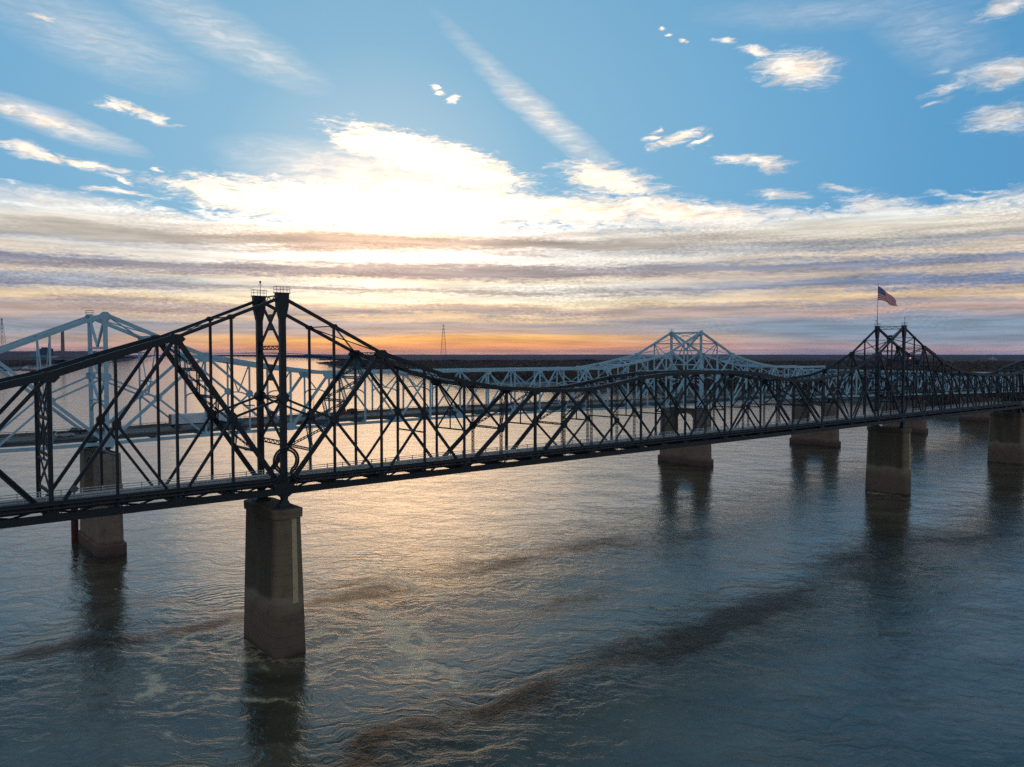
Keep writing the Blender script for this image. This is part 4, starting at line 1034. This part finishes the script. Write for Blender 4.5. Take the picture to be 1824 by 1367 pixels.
beacon(S(26) - 1.2, WO, 'red beacon lamp beside the foot of the flagpole', 1.9)
beacon(.3, WO, 'beacon mast on the far cap of the left dark tower', 2.4)
rl = empty('warning_light', W(256.4, -.8, 52.9), TH, 'small glowing red lamp on the right dark tower truss', 'lamp')
lm = bpy.data.materials.new('lit_red_lamp'); lm.use_nodes = True; lm.node_tree.nodes['Principled BSDF'].inputs['Emission Color'].default_value = (1, .12, .08, 1); lm.node_tree.nodes['Principled BSDF'].inputs['Emission Strength'].default_value = .8
MB().loft([[(q * math.cos(2 * math.pi * i / 10), q * math.sin(2 * math.pi * i / 10), zz) for i in range(10)] for zz, q in ((-.3, .1), (-.15, .32), (.15, .34), (.35, .12))]).build('lens', lm, rl)
MB().box(-.15, .15, -.1, .9, -.5, -.3).build('bracket', M['dark'], rl)
sg_ = empty('warning_sign', W(-34.05, -.75, 33.9), TH, 'grey diamond shaped sign on the dark truss near the left edge', 'sign')
MB().plate((0, 0, 0), .75, .05, 4, 0).build('sign_plate', mat('sign_back', (.10, .10, .09), .6), sg_)
MB().beam((0, .1, -2.2), (0, .1, .6), .08, .08).build('post', M['galv'], sg_)
# ladders and catwalk hanging on the dark truss right of the left tower
def ladder(p, q, w_, label):
    r_ = empty('ladder', W(p[0], p[1], p[2]), TH, label, 'ladder'); d = Vector(q) - Vector(p); L = d.length; u = d.normalized()
    for sy in (-w_ / 2, w_ / 2): MB().beam((0, sy, 0), (d.x, d.y + sy, d.z), .06, .06).build('stile', M['galv'], r_)
    m_ = MB()
    for i in range(int(L / .4)): c = u * (.4 * i + .2); m_.beam((c.x, c.y - w_ / 2, c.z), (c.x, c.y + w_ / 2, c.z), .04, .04, (0, 0, 1))
    m_.build('rungs', M['galv'], r_)
ladder((9.2, 9.0, 31.0), (10.2, 9.0, 46.5), 1.1, 'thin ladder inside the dark truss right of the left tower')
ladder((10.6, 1.2, 42.6), (19.6, 1.2, 54.0), 1.2, 'sloping ladder along the heavy diagonal right of the left tower')
# maintenance platform hanging by the far post of the left dark tower
pf = empty('work_platform', W(-1.9, WO + .6, 36.3), TH, 'narrow hanging work platform left of the left dark tower', 'platform')
MB().box(-.9, .9, -.5, .5, -.06, .0).build('floor', M['timber'], pf)
MB().box(-.9, .9, -.5, .5, 8.4, 8.55).build('roof', M['timber'], pf)
for x in (-.85, .85):
    for y in (-.45, .45): MB().beam((x, y, 0), (x, y, 8.5), .05, .05).build('hanger', M['galv'], pf)

# ------------------------------------------------------------------ river objects
dol = empty('mooring_dolphin', W(-11.1, 119.6, 0), TH, 'dark red round steel pile standing left of the left blue pier', 'pile')
MB().loft([[(q * math.cos(2 * math.pi * i / 16), q * math.sin(2 * math.pi * i / 16), z) for i in range(16)] for z, q in ((-3, .95), (12.4, .95), (12.6, .85))]).build('pile', M['rust'], dol)
m_ = MB()
for z in (9.2, 10.4, 11.6): m_.beam((.9, 0, z), (6.3, 0, z + .1), .12, .12)
m_.build('walkway_rail', M['galv'], dol)

def barge(x, y, a, L, label, col):
    r_ = empty('barge', (x, y, 0), R(a), label, 'barge', 'barges moored by the left bank')
    h = MB(); h.loft([[(-L / 2 + k_, -5.3, z), (-L / 2 + k_, 5.3, z), (L / 2 - k_, 5.3, z), (L / 2 - k_, -5.3, z)] for z, k_ in ((-.4, 3), (1.4, .6), (2.9, 0))]); h.build('hull', paint('barge_' + col[0], col[1], .7), r_)
    c = MB(); c.loft([[(-L / 2 + 4 + k_, -4.3 + k_, z), (-L / 2 + 4 + k_, 4.3 - k_, z), (L / 2 - 4 - k_, 4.3 - k_, z), (L / 2 - 4 - k_, -4.3 + k_, z)] for z, k_ in ((2.9, 0), (4.0, .2), (4.5, 1.8))]); c.build('hatch_cover', paint('cover_' + col[0], tuple(min(.6, q * 2.2 + .12) for q in col[1]), .6), r_)
barge(-1640, 2560, 8, 62, 'rust red barge at the left edge, nearest of its row', ('rust', (.10, .04, .03)))
barge(-1575, 2568, 8, 60, 'rust red barge to the right of the edge barge', ('rust', (.10, .04, .03)))
barge(-1752, 2750, 4, 60, 'pale barge moored at the left edge behind the rust red ones', ('grey', (.12, .13, .15)))
barge(-1630, 2762, 4, 60, 'pale barge just right of the white towboat', ('grey', (.12, .13, .15)))
def towboat(x, y, a, k_, label):
    r_ = empty('towboat', (x, y, 0), R(a), label, 'boat'); r_.scale = (k_,) * 3
    MB().loft([[(-16 + q, -5, z), (-16 + q, 5, z), (14, 5, z), (17 - q, 2, z), (17 - q, -2, z), (14, -5, z)] for z, q in ((-.4, 2), (2.4, 0), (2.6, 0))]).build('hull', paint('boat_blue', (.05, .10, .16), .5), r_)
    wt = paint('boat_white', (.62, .62, .60), .5)
    for i, (x0, x1, y_, z0, z1) in enumerate(((-12, 9, 4.2, 2.6, 5.2), (-9, 7, 3.6, 5.3, 7.8), (-4, 6, 3.0, 7.9, 10.3))):
        o = MB().box(x0, x1, -y_, y_, z0, z1); o.box(x0 - .4, x1 + .6, -y_ - .4, y_ + .4, z1, z1 + .12); o.build('deckhouse', wt, r_)
    ph = MB().box(.5, 5.5, -2.3, 2.3, 10.45, 13.0).build('pilothouse', wt, r_)
    MB().box(.4, 5.6, -2.4, 2.4, 11.3, 12.4).build('window_band', M['glass'], ph)
    for y_ in (-2.6, 2.6): MB().tube([(-7, y_, 7.9), (-7, y_, 12.5)], .55).build('funnel', M['tyre'], r_)
    MB().tube([(-1, 0, 13), (-1, 0, 18)], .15).build('mast', M['galv'], r_)
towboat(-1692, 2735, 4, 1.05, 'white towboat with a blue hull beside the left bank')
towboat(-2520, 4936, 0, 1.0, 'distant towboat close to the wooded point on the left')

# ------------------------------------------------------------------ pylons, power station
def pylon(x, y, H, label, rot=0.):
    r_ = empty('transmission_tower', (x, y, 3), rot, label, 'pylon', 'river crossing pylons')
    hw = lambda z: 11.5 * (1 - z / H) ** .95 + 1.9 if z < H * .86 else 1.9 + .0 * z
    lv = [0, .05, .13, .22, .31, .40, .49, .57, .65, .72, .79, .85, .9, .95, 1.0]
    legs = [(-1, -1), (1, -1), (1, 1), (-1, 1)]
    for sx, sy in legs:
        m_ = MB()
        for a, b in zip(lv, lv[1:]):
            za, zb = a * H, b * H; m_.beam((sx * hw(za), sy * hw(za), za), (sx * hw(zb), sy * hw(zb), zb), .62 if a < .6 else .5, .62 if a < .6 else .5)
        m_.build('leg', M['galv'], r_)
    m_ = MB()
    for i, (a, b) in enumerate(zip(lv, lv[1:])):
        za, zb = a * H, b * H; ha, hb = hw(za), hw(zb)
        for (ax, ay), (bx, by) in zip(legs, legs[1:] + legs[:1]):
            m_.beam((ax * ha, ay * ha, za), (bx * hb, by * hb, zb), .22, .22); m_.beam((bx * ha, by * ha, za), (ax * hb, ay * hb, zb), .22, .22)
            m_.beam((ax * hb, ay * hb, zb), (bx * hb, by * hb, zb), .45 if i % 2 == 0 else .3, .45)
    m_.build('lattice_bracing', M['galv'], r_)
    for z, w_ in ((.80 * H, 6), (.88 * H, 5.0), (.965 * H, 4.2)):
        m_ = MB(); m_.beam((-w_, 0, z), (w_, 0, z), .9, .8); m_.beam((-w_, 0, z), (-1.5, 0, z + 3), .35, .35); m_.beam((w_, 0, z), (1.5, 0, z + 3), .35, .35); m_.build('crossarm', M['galv'], r_)
pylon(-269.8, 3100, 167, 'tall lattice pylon above the woods near the centre')
pylon(-1788, 2760, 176, 'tall lattice pylon cut by the left edge of the photo')
PA = [Vector((-1788, 2760, 176 * f + 3)) for f in (.81, .89, .97)]; PB = [Vector((-269.8, 3100, 167 * f + 3)) for f in (.81, .89, .97)]; PC = [Vector((1500, 3700, 60 + 8 * i)) for i in range(3)]
for i in range(3):
    for a, b, sag, lb in ((PA[i], PB[i], 62, 'between the two tall pylons'), (PB[i], PC[i], 40, 'running right from the centre pylon')):
        pts = [a.lerp(b, t / 24) - Vector((0, 0, sag * 4 * (t / 24) * (1 - t / 24))) for t in range(25)]
        o = MB().tube(pts, .10, 4).build('power_line', M['galv']); tag(o, ['lowest', 'middle', 'topmost'][i] + ' thin power line ' + lb, 'power line', 'power lines')

ch = empty('chimney', (-2855, 5000, 3), 0, 'very tall tapered concrete chimney of the power station', 'chimney')
ring_ = lambda q, z, n=24: [(q * math.cos(2 * math.pi * i / n), q * math.sin(2 * math.pi * i / n), z) for i in range(n)]
MB().loft([ring_(11.8, 0), ring_(9.2, 192)]).build('stack', M['brickstack'], ch)
MB().loft([ring_(9.6, 188), ring_(9.6, 196)]).build('rim', M['brickstack'], ch)
ps = empty('power_station', (-2960, 5000, 3), 0, 'dark boiler house and teal halls of the power station by the chimney', 'power station')
dk = paint('boiler_cladding', (.045, .05, .07), .7); tl = paint('teal_cladding', (.06, .26, .28), .7); wl = paint('pale_cladding', (.45, .42, .38), .7)
MB().box(-32, 30, -20, 25, 0, 84).build('boiler_house', dk, ps)
MB().box(-26, -2, -10, 15, 84, 93).build('roof_plant', dk, ps); MB().box(6, 26, -10, 15, 84, 90).build('roof_plant', dk, ps)
o = MB().box(-88, -33, -30, 20, 0, 50).build('turbine_hall', tl, ps); MB().box(-88.5, -32.5, -30.5, 20.5, 50, 51.5).build('roof', wl, o)
MB().box(-30, 28, -42, -21, 0, 44).build('turbine_hall', tl, ps)
MB().loft([[(a, -60, b) for a, b in ((45, 0), (45, 26), (60, 34), (92, 38), (92, 0))], [(a, -30, b) for a, b in ((45, 0), (45, 26), (60, 34), (92, 38), (92, 0))]]).build('coal_shed', wl, ps)
MB().beam((-2, -25, 40), (95, -40, 20), 5, 5).build('conveyor', tl, ps)
MB().tube([(-105, 0, 0), (-105, 0, 58)], 2.2).build('vent_stack', M['galv'], ps)
for i, (x, y, h, w_, lb) in enumerate(((2560, 4210, 27, 9, 'left'), (2578, 4215, 34, 7, 'tallest'), (2597, 4222, 26, 12, 'right'))):
    r_ = empty('farm_building', (x, y, 3), 0, lb + ' of the three tiny white buildings among the far right woods', 'building')
    MB().box(-w_ / 2, w_ / 2, -5, 5, 0, h).build('wall', wl, r_)
    MB().loft([[(a, -5.4, b) for a, b in ((-w_ / 2 - .4, h), (w_ / 2 + .4, h), (0, h + 3))], [(a, 5.4, b) for a, b in ((-w_ / 2 - .4, h), (w_ / 2 + .4, h), (0, h + 3))]]).build('roof', M['galv'], r_)

# ------------------------------------------------------------------ air
hz = MB(); hz.box(-37500, 37500, -37500, 37500, -4, 215)
me = bpy.data.materials.new('evening_haze'); me.use_nodes = True; nt = me.node_tree
for nd in list(nt.nodes):
    if nd.type != 'OUTPUT_MATERIAL': nt.nodes.remove(nd)
pv = nt.nodes.new('ShaderNodeVolumePrincipled'); pv.inputs['Color'].default_value = (.17, .38, .95, 1); pv.inputs['Density'].default_value = 1.7e-5; pv.inputs['Anisotropy'].default_value = .2
nt.links.new(pv.outputs[0], nt.nodes['Material Output'].inputs['Volume'])
hz.build('haze', me, kind='stuff')
